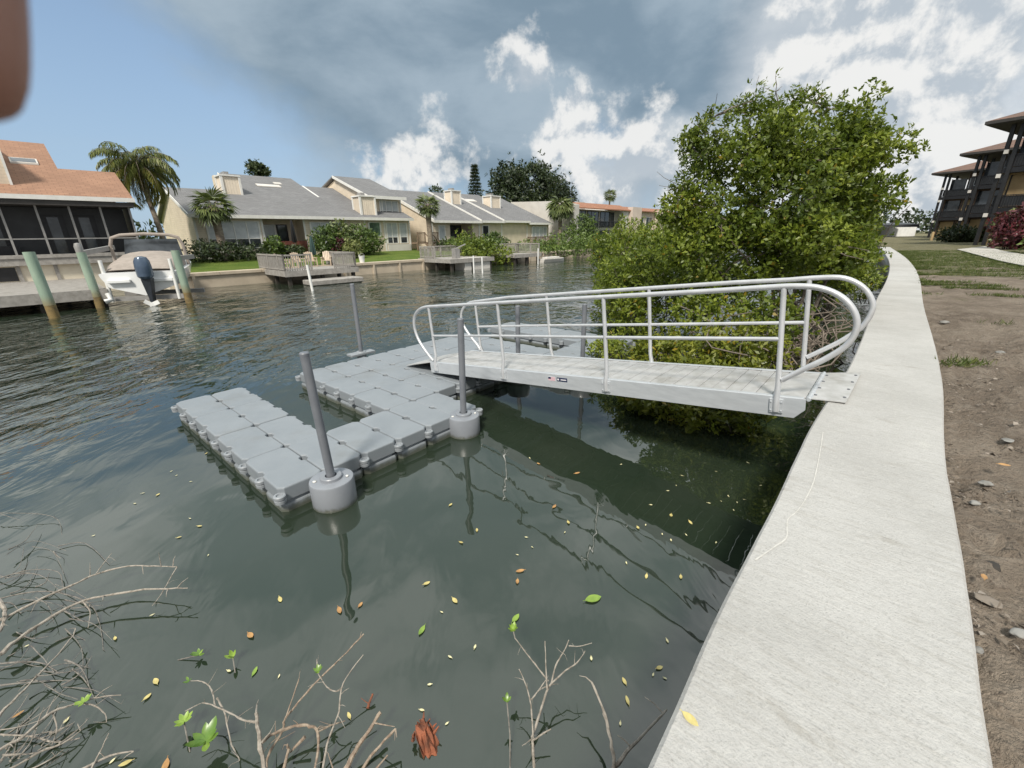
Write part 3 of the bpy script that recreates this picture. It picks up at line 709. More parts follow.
loops = {0: ([(.07,.02),(-.12,.20),(-.28,.40),(-.35,.58),(-.35,.74),(-.28,.88),(-.13,.98),(.05,1.025),(.25,1.035)],
             [(5.5,1.09),(5.78,1.09),(5.98,1.06),(6.14,.97),(6.24,.83),(6.26,.68),(6.20,.54),(6.06,.41),(5.9,.30),(5.72,.17)]),
         1: ([(.28,.02),(.24,.10),(.10,.24),(-.06,.42),(-.16,.60),(-.15,.76),(-.06,.88),(.08,.96),(.22,.99),(.4,1.0)],
             [(5.55,1.075),(5.85,1.08),(6.06,1.06),(6.22,.96),(6.31,.81),(6.31,.68),(6.24,.53),(6.08,.38),(5.92,.27),(5.78,.18)])}
for side, off in ((0, .03), (1, WD-.03)):
    a, b = loops[side]
    P = catmull([(x, off, h) for x, h in a], 4) + [Vector((x, off, 1.035+(1.085-1.035)*(x-.25)/5.3)) for x in (1.2,2.2,3.2,4.2,5.0)] + catmull([(x, off, h) for x, h in b], 4)
    mb = MB(gm); mb.tube([tuple(p) for p in P], .027, 12); mb.build('handrail', M['rail'], gang, smooth=True)
    mb = MB(gm); mb.tube([(ps[side][0], off, .50),(ps[side][1], off, .535),(ps[side][2], off, .555),(ps[side][3], off, .585)], .021, 10); mb.build('mid_rail', M['rail'], gang, smooth=True)
    for q in ps[side]:
        h = 1.035+(1.085-1.035)*(q-.25)/5.3
        mb = MB(gm); yo = -.012 if side == 0 else WD+.012
        mb.tube([(q, yo, -.15),(q, yo, -.02),(q, off, .13),(q, off, h-.01)], [.03,.03,.026,.025], 12)
        po = mb.build('post', M['rail'], gang, smooth=True)
        mb = MB(gm); y0, y1 = (-.02, -.001) if side == 0 else (WD+.001, WD+.02)
        mb.bx((q-.06, y0, -.165),(q+.06, y1, -.02))
        for dx in (-.045,.045):
            for dz in (-.14,-.05): mb.bx((q+dx-.008, y0-.008 if side == 0 else y0, dz-.008),(q+dx+.008, y1 if side == 0 else y1+.008, dz+.008))
        mb.build('post_bracket', M['channel'], po, bevel=.002, seg=1)
# toe plate on the dock
mb = MB(); a, b, c, d = gm((.02,.03,-.012)), gm((.02,WD-.03,-.012)), gm((-.82,WD-.10,0)), gm((-.82,.02,0)); c.z = d.z = DZ+.016
t_ = Vector((0,0,.012)); mb.add([a,b,c,d,a+t_,b+t_,c+t_,d+t_], [(0,1,2,3),(4,7,6,5),(0,4,5,1),(1,5,6,2),(2,6,7,3),(3,7,4,0)]); mb.build('toe_plate', M['alu'], gang)
# hinge and landing plate on the cap
hA, hB = gm((GL+.02,.03,.0)), gm((GL+.02,WD-.03,.0))
lA, lB = at(846,403,CZ+.016), at(861,373,CZ+.016)
mb = MB(); t_ = Vector((0,0,.008)); mb.add([hA,hB,lB,lA,hA+t_,hB+t_,lB+t_,lA+t_], [(0,1,2,3),(4,7,6,5),(0,4,5,1),(1,5,6,2),(2,6,7,3),(3,7,4,0)])
lp = mb.build('landing_plate', M['alu'], gang)
mb = MB()
for k in range(4):
    for e in (.12, .9):
        q = hA.lerp(hB, .12+.25*k).lerp(lA.lerp(lB, .12+.25*k), e); mb.lathe([(.013,.006),(.013,.016),(.0,.018)], tuple(q), 10)
mb.build('plate_bolt', M['dockdark'], lp, smooth=True)
mb = MB(); mb.tube([tuple(hA-GW*.03), tuple(hB+GW*.02)], .018, 10)
for k in range(7): mb.tube([tuple(hA.lerp(hB,(k+.1)/7)), tuple(hA.lerp(hB,(k+.75)/7))], .026, 10)
mb.build('hinge', M['channel'], gang, smooth=True)
mb = MB(gm); mb.bx((GL-.28,.04,-.006),(GL-.01,WD-.04,.004)); mb.build('end_plate', M['alu'], gang)
# sticker: a little flag and a navy name plate
mb = MB(gm); y = -.003; u0 = 2.80
mb.bx((u0,y-.001,-.10),(u0+.12,y+.0029,-.04)); st = mb.build('flag_sticker', M['flagwhite'], gang)
mb = MB(gm)
for k in range(4): mb.bx((u0+(.05 if k < 2 else 0),y-.003,-.049-k*.0145),(u0+.12,y-.0012,-.042-k*.0145))
mb.build('flag_stripe', M['flagred'], st)
mb = MB(gm); mb.bx((u0,y-.003,-.070),(u0+.047,y-.0012,-.042)); mb.build('flag_canton', M['navy'], st)
mb = MB(gm); mb.bx((u0+.15,y-.001,-.095),(u0+.33,y+.0029,-.04)); st2 = mb.build('name_plate', M['navy'], gang)
mb = MB(gm); mb.bx((u0+.22,y-.003,-.075),(u0+.315,y-.0012,-.062)); mb.bx((u0+.163,y-.003,-.08),(u0+.19,y-.0012,-.055)); mb.build('plate_lettering', M['flagwhite'], st2)

# ================================================================== FAR BANK
def lz(w): return .86 + min(max(w, 0), 10)*.05
def far_walls():
    t = thing('far_seawall', 'low tan concrete seawall edging the far green lawn', 'seawall', tuple(swz((8,0,0))))
    mb = MB(swz); mb.bx((-1.2,.05,-1.5),(60,.4,.70)); mb.build('wall_face', M['fbank'], t)
    mb = MB(swz)
    s = -1.3
    while s < 60: mb.bx((s+.01,-.05,.702),(s+2.39,.62,.90)); s += 2.4
    mb.build('cap', M['fbank'], t, bevel=.02)
    mb = MB(swz)
    for k in range(16):
        if k not in (1, 2, 3): mb.bx((-.4+2.4*k,-.06,-.6),(-.25+2.4*k,.048,.70))
    mb.build('wall_rib', M['fbank'], t)
    t = thing('porch_seawall', 'cream painted block seawall below the screened porch', 'seawall', tuple(swz((-6,3,0))))
    mb = MB(swz); mb.bx((-40,3.12,-1.5),(-1.2,3.5,1.62)); mb.bx((-1.5,.4,-1.5),(-1.22,3.118,.85)); mb.build('wall_face', M['creamp'], t)
    mb = MB(swz)
    for s in (-9.2,-7.3,-5.9,-3.0): mb.bx((s,3.06,-.4),(s+.16,3.118,1.6))
    mb.build('wall_post', M['wood'], t)
    mb = MB(swz); mb.bx((-9.15,3.09,.86),(-7.33,3.117,1.55)); mb.build('opening_shade_panel', M['black'], t)  # flat black panel, the shade inside the opening painted on the wall
far_walls()

def slab(mb, s0, s1, w0, z0, w1, z1, t=.14):
    mb.prism([(s0,w0,z0),(s0,w1,z1),(s0,w1,z1+t),(s0,w0,z0+t)], (s1-s0,0,0))
def body(mb, s0, s1, prof): mb.prism([(s0,w,z) for w, z in prof], (s1-s0,0,0))
def window(par, s0, s1, z0, z1, w, n=1, split=0, pane='blind', fr='trim', fw=.07, name='window'):
    mb = MB(swz); d = .06
    mb.bx((s0-fw,w-d,z0-fw),(s1+fw,w+.05,z0)); mb.bx((s0-fw,w-d,z1),(s1+fw,w+.05,z1+fw))
    for k in range(n+1):
        s = s0+(s1-s0)*k/n; mb.bx((s-fw*(.5 if 0 < k < n else 1)*1.0,w-d+.002,z0),(s+fw*(.5 if 0 < k < n else 1),w+.049,z1))
    if split: mb.bx((s0,w-d+.006,z0+(z1-z0)*split-.025),(s1,w+.04,z0+(z1-z0)*split+.025))
    f = mb.build(name, M[fr], par)
    g = MB(swz); g.bx((s0,w-.022,z0),(s1,w+.02,z1)); g.build('pane', M[pane], f)
    if split:
        g = MB(swz); g.bx((s0,w-.026,z0),(s1,w-.0225,z0+(z1-z0)*split)); g.build('pane', M['glass'], f)
    return f
def chimney(par, s0, s1, w0, w1, z0, z1):
    mb = MB(swz); mb.bx((s0,w0,z0),(s1,w1,z1)); c = mb.build('chimney', M['creamv'], par)
    mb = MB(swz)
    for s in (s0,s1):
        for w in (w0,w1): mb.bx((s-.09,w-.09,z0),(s+.09,w+.09,z1+.02))
    mb.bx((s0-.12,w0-.12,z1+.021),(s1+.12,w1+.12,z1+.14)); mb.build('chimney_trim', M['trim'], c)
    mb = MB(swz); mb.bx((s0+.35,w0+.3,z1+.141),(s0+.75,w1-.3,z1+.42)); mb.build('flue', M['greymetal'], c)
def railing(par, pts, z0, h=1.0, mat='brownwood', name='railing', step=.14, M_=swz):
    mb = MB(M_)
    for a, b in zip(pts[:-1], pts[1:]):
        a3, b3 = Vector((a[0],a[1],0)), Vector((b[0],b[1],0)); L = (b3-a3).length; n = max(1, int(L/step))
        for zz, t in ((z0+h,.09),(z0+.12,.06)): mb.bar((a[0],a[1],zz),(b[0],b[1],zz),.09,t)
        for k in range(n+1):
            p = a3.lerp(b3, k/n); big = k % 12 == 0 or k == n
            mb.bar((p.x,p.y,z0),(p.x,p.y,z0+h-(.03 if not big else -.06)),.09 if big else .04,.09 if big else .04)
    return mb.build(name, M[mat], par)

# --- townhouse nearest the left: two units, the right one two storeys high
SL = .38
def zr(w): return 4.55 + (w-9.5)*SL
h1 = thing('townhouse', 'cream townhouse with grey shingle roofs and tall two storey right end', 'house', tuple(swz((8,12,.9))))
W0 = 10
mb = MB(swz)
for a, b, w in ((2.6,7.5,W0),(7.5,10.9,11.7),(10.9,14.9,W0)):
    pk = 15.5 if a < 7 else 20.7
    body(mb, a, b, [(w,.6),(w,zr(w)-.16),(pk,zr(pk)-.1),(pk+.3,zr(pk)-.1),(21.3,zr(pk)-2.0 if pk < 20 else zr(pk)-.2),(21.3,.6)])
body(mb, 7.9, 14.9, [(14,zr(14)-.16),(20.7,zr(20.7)-.08),(21.2,zr(20.7)-.08),(21.2,4)])
body(mb, 14.9, 18.4, [(W0,.6),(W0,zr(W0)-.16),(18.2,zr(18.2)-.1),(21,zr(18)-.1),(21,.6)])
body(mb, 18.4, 22.3, [(W0,.6),(W0,zr(W0)-.16),(11.3,zr(11.3)-.16),(11.3,6.72),(17.5,8.9),(21,7.8),(21,.6)])
mb.build('wall', M['cream'], h1)
mb = MB(swz)
slab(mb, 2.25, 8.0, 9.45, zr(9.45)-.06, 15.6, zr(15.6)-.06); slab(mb, 2.25, 8.0, 21.9, zr(15.6)-2.5, 15.603, zr(15.6)-.062)
slab(mb, 8.0, 14.95, 9.45, zr(9.45)-.06, 20.9, zr(20.9)-.06); slab(mb, 8.0, 14.95, 24, zr(20.9)-2.2, 20.903, zr(20.9)-.06)
slab(mb, 14.95, 22.5, 9.45, zr(9.45)-.05, 11.25, zr(11.25)-.05); slab(mb, 14.95, 18.3, 11.253, zr(11.25)-.05, 18.4, zr(18.4)-.05)
slab(mb, 18.1, 22.6, 10.6, 6.60, 17.6, 9.05); slab(mb, 18.1, 22.6, 22, 7.7, 17.603, 9.05)
rf = mb.build('roof', M['roofgrey'], h1)
mb = MB(swz); slab(mb, 10.2, 12.4, 17.3, zr(17.3)+.10, 17.9, zr(17.9)+.10, .08); slab(mb, 12.2, 12.9, 18.3, zr(18.3)+.10, 18.8, zr(18.8)+.10, .08); mb.build('skylight', M['stucco'], rf)
mb = MB(swz)
mb.bx((2.2,9.36,zr(9.45)-.16),(22.5,9.44,zr(9.45)+.10))
for s, a, b in ((2.2,9.45,15.6),(7.94,15.6,20.9),(14.93,15,18.4)):
    mb.prism([(s,a,zr(a)-.12),(s,b,zr(b)-.12),(s,b,zr(b)+.12),(s,a,zr(a)+.12)], (.05 if s < 14 else .16,0,0))
mb.prism([(2.2,15.6,zr(15.6)-.12),(2.2,21.9,zr(15.6)-2.62),(2.2,21.9,zr(15.6)-2.38),(2.2,15.6,zr(15.6)+.12)], (.05,0,0))
mb.prism([(18.03,10.6,6.5),(18.03,17.6,8.95),(18.03,17.6,9.2),(18.03,10.6,6.78)], (.06,0,0)); mb.bx((18.03,10.52,6.48),(22.6,10.595,6.78))
mb.build('fascia', M['trim'], h1)
mb = MB(swz)
for s in (2.62,7.42,10.95,14.93,17.0,19.2,22.26): mb.bx((s-.08,W0-.03,.6),(s+.08,W0-.002,zr(W0)-.2))
for s in (18.5,20.0,22.26): mb.bx((s-.07,11.27,4.95),(s+.07,11.298,6.7))
mb.build('corner_board', M['trim'], h1)
chimney(h1, 6.4, 7.8, 14.6, 16.0, 6.0, 8.0); chimney(h1, 16.9, 18.5, 10.2, 11.6, 4.6, 6.55)
window(h1, 3.35, 7.15, 2.1, 4.12, W0, 4, .35, 'blind')
window(h1, 11.5, 14.4, 2.3, 4.1, W0, 3, 0, 'blind'); window(h1, 17.4, 18.7, 2.9, 4.15, W0, 1, 0, 'glassgreen')
window(h1, 19.4, 20.7, 2.15, 4.1, W0, 2, .3, 'blind'); window(h1, 21.0, 21.9, 2.15, 4.1, W0, 1, .3, 'blind')
window(h1, 19.7, 21.9, 4.98, 6.35, 11.3, 3, .3, 'blind')
window(h1, 7.7, 9.0, 1.6, 3.9, 11.68, 1, 0, 'blind', name='porch_window'); window(h1, 9.2, 10.0, 1.5, 3.9, 11.68, 1, 0, 'glass', 'frame', name='sliding_door')
mb = MB(swz); mb.bx((7.55,10.0,.9),(10.85,11.66,1.5)); mb.build('porch_floor', M['brownwood'], h1)
railing(h1, [(7.6,9.96),(10.9,9.96)], 1.5, 1.0, 'redwood', step=.11)
mb = MB(swz); mb.bx((8.7,9.90,1.45),(10.8,9.93,2.45)); mb.build('porch_screen', M['redwood'], h1)
mb = MB(swz); mb.bx((19.4,9.9,1.0),(22.2,9.99,2.0)); mb.build('basement_panel', M['stucco'], h1)

# wooden landing with stairs in the gap between the two buildings
dk = thing('stair_deck', 'brown wooden landing with a short stair between the two cream buildings', 'deck', tuple(swz((23,9,1.2))))
mb = MB(swz); mb.bx((22.35,8.8,2.0),(25.2,10.2,2.14))
for s in (22.4,23.7,25.1): mb.bx((s-.06,8.85,.9),(s+.06,8.97,2.0))
mb.build('platform', M['brownwood'], dk)
railing(dk, [(22.4,8.8),(23.4,8.8)], 2.14); railing(dk, [(24.3,8.8),(25.2,8.8)], 2.14)
mb = MB(swz)
for k in range(5): mb.bx((23.45,8.5-.28*k,1.86-.2*k),(24.25,8.76-.28*k,1.92-.2*k))
mb.bar((23.42,8.8,2.0),(23.42,7.3,1.0),.06,.2); mb.bar((24.28,8.8,2.0),(24.28,7.3,1.0),.06,.2); mb.bar((23.42,8.8,3.1),(23.42,7.3,2.0),.06,.09); mb.bar((24.28,8.8,3.1),(24.28,7.3,2.0),.06,.09)
mb.build('stair', M['brownwood'], dk)

# --- second row of townhouses
h2 = thing('townhouse', 'long cream townhouse row with stepped grey roofs beyond the stair landing', 'house', tuple(swz((36,12,.9))))
units = [(25.3,32.7,.0),(32.7,36.8,.06),(36.8,42.0,.12),(42.0,47.0,-.1)]
def zr2(w): return 4.4 + (w-9.5)*.385
mb = MB(swz); rb = MB(swz); fb_ = MB(swz)
for i, (a, b, dz) in enumerate(units):
    segs = [(a, b, 10.0)] if i else [(a,28.0,10.0),(28.0,31.6,12.0),(31.6,b,10.0)]
    for c, d, w in segs: body(mb, c, d, [(w,.6),(w,zr2(w)-.16+dz),(19.6,zr2(19.6)-.1+dz),(20.2,zr2(19.6)-.1+dz),(20.2,.6)])
    slab(rb, a-.05, b+.05, 9.4, zr2(9.4)-.05+dz, 19.8, zr2(19.8)-.05+dz); slab(rb, a-.05, b+.05, 24, zr2(19.8)-1.8+dz, 19.803, zr2(19.8)-.05+dz)
    fb_.prism([(a-.14,9.35,zr2(9.4)-.14+dz),(a-.14,19.8,zr2(19.8)-.14+dz),(a-.14,19.8,zr2(19.8)+.2+dz),(a-.14,9.35,zr2(9.4)+.2+dz)], (.085,0,0))
    fb_.bx((a-.05,9.31,zr2(9.4)-.16+dz),(b+.05,9.39,zr2(9.4)+.1+dz)); fb_.bx((a-.06,9.95,.6),(a+.12,9.996,zr2(10)-.2+dz))
mb.build('wall', M['cream'], h2); rf = rb.build('roof', M['roofgrey'], h2); fb_.build('fascia', M['trim'], h2)
chimney(h2, 32.9, 34.4, 15.2, 16.6, 6.2, 8.3); chimney(h2, 39.2, 41.0, 14.2, 15.8, 5.8, 7.9)
mb = MB(swz); slab(mb, 36.9, 38.6, 16.4, zr2(16.4)+.22, 17.2, zr2(17.2)+.22, .08); slab(mb, 39.4, 40.2, 15.0, zr2(15)+.22, 15.6, zr2(15.6)+.22, .08); mb.build('skylight', M['stucco'], rf)
window(h2, 28.2, 31.4, 1.5, 3.95, 11.98, 3, 0, 'glass', 'frame', name='sliding_door')
mb = MB(swz); mb.bx((28.0,10.0,.9),(31.6,11.96,1.5)); mb.build('porch_floor', M['brownwood'], h2); railing(h2, [(28.0,9.94),(33.6,9.94)], 1.45, 1.05)
window(h2, 33.3, 34.4, 2.3, 3.9, 10.0, 1, 0, 'glass'); window(h2, 38.0, 40.2, 1.7, 3.9, 10.12, 2, 0, 'glass', 'trim'); window(h2, 43.0, 46.4, 1.7, 3.8, 9.9, 4, 0, 'blind')
railing(h2, [(41.6,9.5),(47.2,9.5)], 1.4, 1.05)
window(h2, 26.3, 27.2, 2.4, 3.9, 10.0, 1, 0, 'blind')

# --- white stucco building with a tiled edge, and the one past it
hs = thing('stucco_building', 'pale stucco building with clay tiled eaves and dark balcony openings', 'building', tuple(swz((55,9,.9))))
mb = MB(swz); mb.prism([(49.6,7.2,.6),(49.6,7.2,6.9),(49.6,10,7.5),(49.6,20,7.9),(49.6,20,.6)], (1.2,0,0)); mb.bx((50.8,8.6,.6),(66,20,6.4)); mb.bx((64.0,7.2,.6),(66,8.6,6.4)); mb.bx((54.5,10,6.4),(56.5,12,7.6)); mb.bx((62,9.0,6.41),(66,16,7.3)); mb.build('wall', M['stucco'], hs)
mb = MB(swz); slab(mb, 50.8, 66.3, 6.9, 6.35, 9.2, 7.25, .16); mb.build('roof', M['rooftile'], hs)
for a, b in ((51.4,54.6),(55.2,58.4),(59.0,63.4)):
    window(hs, a, b, 3.9, 6.1, 8.58, 3, 0, 'glass', 'frame', name='balcony_opening'); window(hs, a, b, 1.2, 3.2, 8.58, 3, 0, 'glass', 'frame', name='patio_opening')
railing(hs, [(50.9,7.3),(63.9,7.3)], 3.6, 1.0, 'frame', step=.25)
hs = thing('stucco_building', 'far pinkish stucco building with a low tiled roof under the tall thin palm', 'building', tuple(swz((76,10,.9))))
mb = MB(swz); mb.bx((67.5,9,.6),(90,20,6.6)); mb.bx((69,8,.6),(72.5,9,7.2)); mb.bx((80,8,.6),(82,9,6.9)); mb.build('wall', M['pinkstucco'], hs)
mb = MB(swz); slab(mb, 66.9, 90.5, 8.4, 6.5, 12, 7.4, .16); mb.build('roof', M['rooftile'], hs)
for a, b in ((73,75.4),(76.4,79),(83,87)): window(hs, a, b, 3.6, 5.6, 8.98, 2, 0, 'glass', 'trim')

# --- house with orange roof and screened porch
h3 = thing('porch_house', 'orange shingled house with a long dark screened porch over the water', 'house', tuple(swz((-6,6,.8))))
mb = MB(swz); mb.bx((-40,5.6,.7),(-2.3,14,4.9)); body(mb, -40, -4.4, [(6,4.9),(10,8.2),(14,4.9)]); body(mb, -4.6, -2.3, [(5.6,4.9),(6.4,6.2),(9,4.9)]); mb.build('wall', M['cream'], h3)
def zr3(w): return 5.0 + (w-2.5)*.45
mb = MB(swz); slab(mb, -40, -1.75, 2.45, zr3(2.45), 6.2, zr3(6.2)); slab(mb, -40, -4.25, 6.203, zr3(6.2), 10.2, zr3(10.2)); slab(mb, -40, -4.25, 15, 5.6, 10.203, zr3(10.2)); slab(mb, -4.25, -1.75, 10, zr3(6.2)-1.7, 6.203, zr3(6.2))
rf = mb.build('roof', M['roofred'], h3)
mb = MB(swz); slab(mb, -6.05, -4.95, 6.5, zr3(6.5)+.145, 7.2, zr3(7.2)+.145, .09); f = mb.build('skylight', M['stucco'], rf)
mb = MB(swz); slab(mb, -5.98, -5.02, 6.58, zr3(6.58)+.237, 7.12, zr3(7.12)+.237, .01); mb.build('pane', M['glass'], f)
# cream dormer at the very left
mb = MB(swz); mb.prism([(-9.2,3.6,zr3(3.6)),(-9.2,8.2,zr3(8.2)),(-9.2,3.6,zr3(3.6)+2.0)], (2.85,0,0)); d_ = mb.build('dormer', M['cream'], rf)
mb = MB(swz); mb.bar((-6.33,3.55,zr3(3.6)+.1),(-6.33,3.55,zr3(3.6)+2.05),.08,.1); mb.bar((-6.33,3.5,zr3(3.6)+2.1),(-6.33,8.3,zr3(8.2)+.15),.1,.14); mb.build('dormer_trim', M['trim'], d_)
mb = MB(swz); mb.bx((-40,2.36,4.88),(-1.7,2.445,5.10)); mb.build('gutter', M['trim'], h3)
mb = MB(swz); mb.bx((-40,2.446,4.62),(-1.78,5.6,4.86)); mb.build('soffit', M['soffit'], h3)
mb = MB(swz); mb.bx((-40,2.85,1.62),(-1.95,5.6,1.98)); mb.bx((-40,2.80,1.98),(-1.93,3.0,2.16)); mb.build('porch_floor', M['wood'], h3)
mb = MB(swz)
for k in range(26): s = -1.99-1.27*k; mb.bx((s-.045,2.96,2.16),(s+.045,3.05,4.62))
mb.bx((-40,2.975,2.92),(-2.03,3.03,2.98)); mb.build('porch_post', M['greymetal'], h3)
mb = MB(swz); mb.bx((-40,4.6,2.0),(-2.1,4.65,4.6)); mb.bx((-2.0,3.06,2.16),(-1.97,5.6,4.6)); mb.build('screen', M['screen'], h3)
for a, b in ((-8.6,-7.2),(-5.6,-4.9),(-4.3,-3.6)): window(h3, a, b, 2.05 if b-a < 1 else 2.6, 4.1, 4.58, 1, 0, 'glass', 'frame', .12, 'porch_door')
mb = MB(swz); mb.bx((-8.5,3.8,1.98),(-6.9,4.3,2.6)); mb.build('porch_bench', M['frame'], h3)

# --- dock, lift and boat at the porch house
dz = .80
d3 = thing('boat_dock', 'weathered grey plank dock in front of the cream porch seawall', 'dock', tuple(swz((-8,-1,0))))
mb = MB(swz); w = -5.6; k = 0
while w < 3.0: mb.bx((-18,w,dz-.05),(-4.75,w+.142,dz-.002*(k % 3))); w += .15; k += 1
mb.build('planks', M['wood'], d3)
mb = MB(swz); mb.bx((-18,-5.66,dz-.42),(-4.7,-5.605,dz+.01)); mb.bx((-4.748,-5.6,dz-.36),(-4.70,3.0,dz+.008)); mb.build('fascia_board', M['wood'], d3)
mb = MB(swz)
for s in (-12,-9.4,-6.8,-4.9):
    for w in (-5.3,-1.5,2.2): mb.bx((s-.1,w-.1,-1.5),(s+.1,w+.1,dz-.055))
mb.build('dock_leg', M['darkwood'], d3)
def post(u, v, top, r, label, lean=(0,0), mat='greenpost', base='rustpost', low=.48):
    P = at(u, v, 0); t = Vector((lean[0], lean[1], 0)); mb = MB()
    o = thing('mooring_post', label, 'post', (P.x, P.y, -1.2), 'timber mooring posts by the white boat')
    mb.tube([P+Vector((0,0,low-.002))+t*(low/top), P+Vector((0,0,top))+t], r, 14); mb.build('upper_shaft', M[mat], o, smooth=True)
    mb = MB(); mb.tube([P+Vector((0,0,-1.2)), P+Vector((0,0,low))+t*(low/top)], r*.98, 14); mb.build('stained_foot', M[base], o, smooth=True)
    return P
post(55,318,2.45,.17,'pale green post leaning over the plank dock, leftmost of the posts', (-.18,.10))
post(101,308,2.35,.16,'green post with a grey bracket on top, left side of the boat', (-.12,.05))
post(190,303,2.35,.16,'green post right of the boat with a rusty waterline foot', (-.1,.05))
# lift beams, white guide tubes
PB, PR_ = at(101,308,0), at(190,303,0)
bx_ = (PR_-PB).normalized(); by_ = Vector((-bx_.y, bx_.x, 0))
lf = thing('boat_lift', 'boat lift cradle with white guide tubes under the white boat', 'boat lift', tuple((PB+PR_)/2))
mb = MB(); 
for d in (.3, 2.6): mb.bar(PB+by_*d+Vector((0,0,.32)), PR_+by_*d+Vector((0,0,.32)), .14, .2)
mb.build('cradle_beam', M['greymetal'], lf)
for q, x in ((PB, .38), (PR_, -.42)):
    mb = MB(); p = q + bx_*x + by_*.25; mb.tube([p+Vector((0,0,.2)), p+Vector((0,0,2.0))], .07, 10); mb.build('guide_tube', M['white'], lf, smooth=True)
mb = MB(); mb.tube([PB+bx_*.42-by_*.05+Vector((0,0,.62)), PB+bx_*.5-by_*.1+Vector((0,0,.35)), PB+bx_*.3-by_*.2+Vector((0,0,.28))], .11, 10); mb.build('white_bumper', M['white'], lf, smooth=True)
mb = MB(); mb.bar(PB+Vector((-.22,.05,2.3)), PB+by_*3+Vector((-.1,0,2.5)), .14, .2); mb.bar(PR_+Vector((-.12,.05,2.0)), PR_+by_*2.4+Vector((-.1,0,2.0)), .14, .2); mb.build('top_beam', M['greymetal'], lf)
mb = MB(); mb.lathe([(.13,2.35),(.14,2.6),(.10,2.72),(.0,2.74)], (PB.x-.2, PB.y+.1, 0), 14); mb.build('lift_motor', M['greymetal'], lf, smooth=True)
# boat: local x across, y towards the bow, z up
BO = (PB+PR_)/2 + by_*.25 + bx_*.12; bdir = (by_*.9 + NV*.25).normalized(); bsd = Vector((bdir.y, -bdir.x, 0))
MO = [0.0]
def bm_(p): return BO + bsd*((p[0]+MO[0])*1.24-.12) + bdir*p[1] + Vector((0,0,.42+(p[2]-.5)*1.25))
bt = thing('motor_boat', 'white motor boat with beige cover and blue outboard resting on a lift', 'boat', tuple(bm_((0,2,.4))))
secs = []
for y, hw, keel, gun in ((0,1.15,.50,1.30),(.8,1.2,.48,1.34),(2.2,1.22,.48,1.42),(3.8,1.1,.52,1.52),(5.0,.75,.68,1.62),(5.8,.3,.95,1.70),(6.1,.03,1.25,1.72)):
    ch = keel + (gun-keel)*.38
    secs.append([(0,y,keel),(hw*.78,y,ch),(hw*.84,y,ch+.04),(hw*.98,y,gun-.12),(hw,y,gun),(hw*.86,y,gun+.03),(-hw*.86,y,gun+.03),(-hw,y,gun),(-hw*.98,y,gun-.12),(-hw*.84,y,ch+.04),(-hw*.78,y,ch)])
mb = MB(bm_); mb.loft(secs); mb.build('hull', M['boathull'], bt, smooth=True)
mb = MB(bm_); mb.bx((-.95,-.16,.98),(-.30,-.003,1.10)); mb.bx((.30,-.16,.98),(.95,-.003,1.10)); mb.build('swim_platform', M['boathull'], bt, bevel=.03)
cv = []
for y, hw, h in ((.18,.98,.06),(.7,1.06,.26),(1.7,1.1,.40),(2.6,1.08,.52),(3.2,.98,.48)):
    z0 = 1.36+y*.05; cv.append([(hw*math.cos(math.pi*k/10), y + .02*math.sin(k*2.3), z0 + h*math.sin(math.pi*k/10)**.55) for k in range(11)])
mb = MB(bm_); mb.loft(cv, closed=False, cap=False); mb.loft([[(x, y+.001, z-.02) for x, y, z in r] for r in cv], closed=False, cap=False); mb.build('cover', M['boatcover'], bt, smooth=True)
mb = MB(bm_); arch = [(-1.16,2.6,1.4),(-1.14,2.5,2.25),(-1.04,2.45,2.5),(-.75,2.42,2.6),(0,2.40,2.64),(.75,2.42,2.6),(1.04,2.45,2.5),(1.14,2.5,2.25),(1.16,2.6,1.4)]
mb.tube(arch, .06, 10); mb.build('arch_frame', M['boatcover'], bt, smooth=True)
mb = MB(bm_); mb.prism([(-1.0,3.1,1.5),(1.0,3.1,1.5),(.86,3.35,2.45),(-.86,3.35,2.45)], (0,.02,0)); mb.build('windshield', M['glass'], bt)
MO[0] = .24
mt = MB(bm_); mt.loft([[(.24*s_*math.cos(a), -.42+.34*s2*math.sin(a)-.03, z) for a in [2*math.pi*k/14 for k in range(14)]] for s_, s2, z in ((.7,.7,1.12),(1,1,1.2),(1.05,1.05,1.5),(.95,.98,1.72),(.7,.75,1.84),(.2,.2,1.88))])
om = mt.build('outboard_cowl', M['motor'], bt, smooth=True)
mt = MB(bm_); mt.loft([[(a, b, z) for a, b in ((-.13*s_,-.62),(.13*s_,-.62),(.16*s_,-.2),(-.16*s_,-.2))] for s_, z in ((1.1,1.12),(.8,.8),(.45,.45),(.4,.2))]); mt.build('outboard_leg', M['motordark'], om, bevel=.02)
mt = MB(bm_); mt.tube([(0,-.75,.22),(0,-.3,.22)], [.05,.08], 10)
for k in range(3):
    a = k*2.094+.4; mt.bar((0,-.72,.22),(.24*math.cos(a),-.74,.22+.24*math.sin(a)),.14,.02,(.3,1,0))
mt.build('propeller', M['white'], om); MO[0] = 0.0

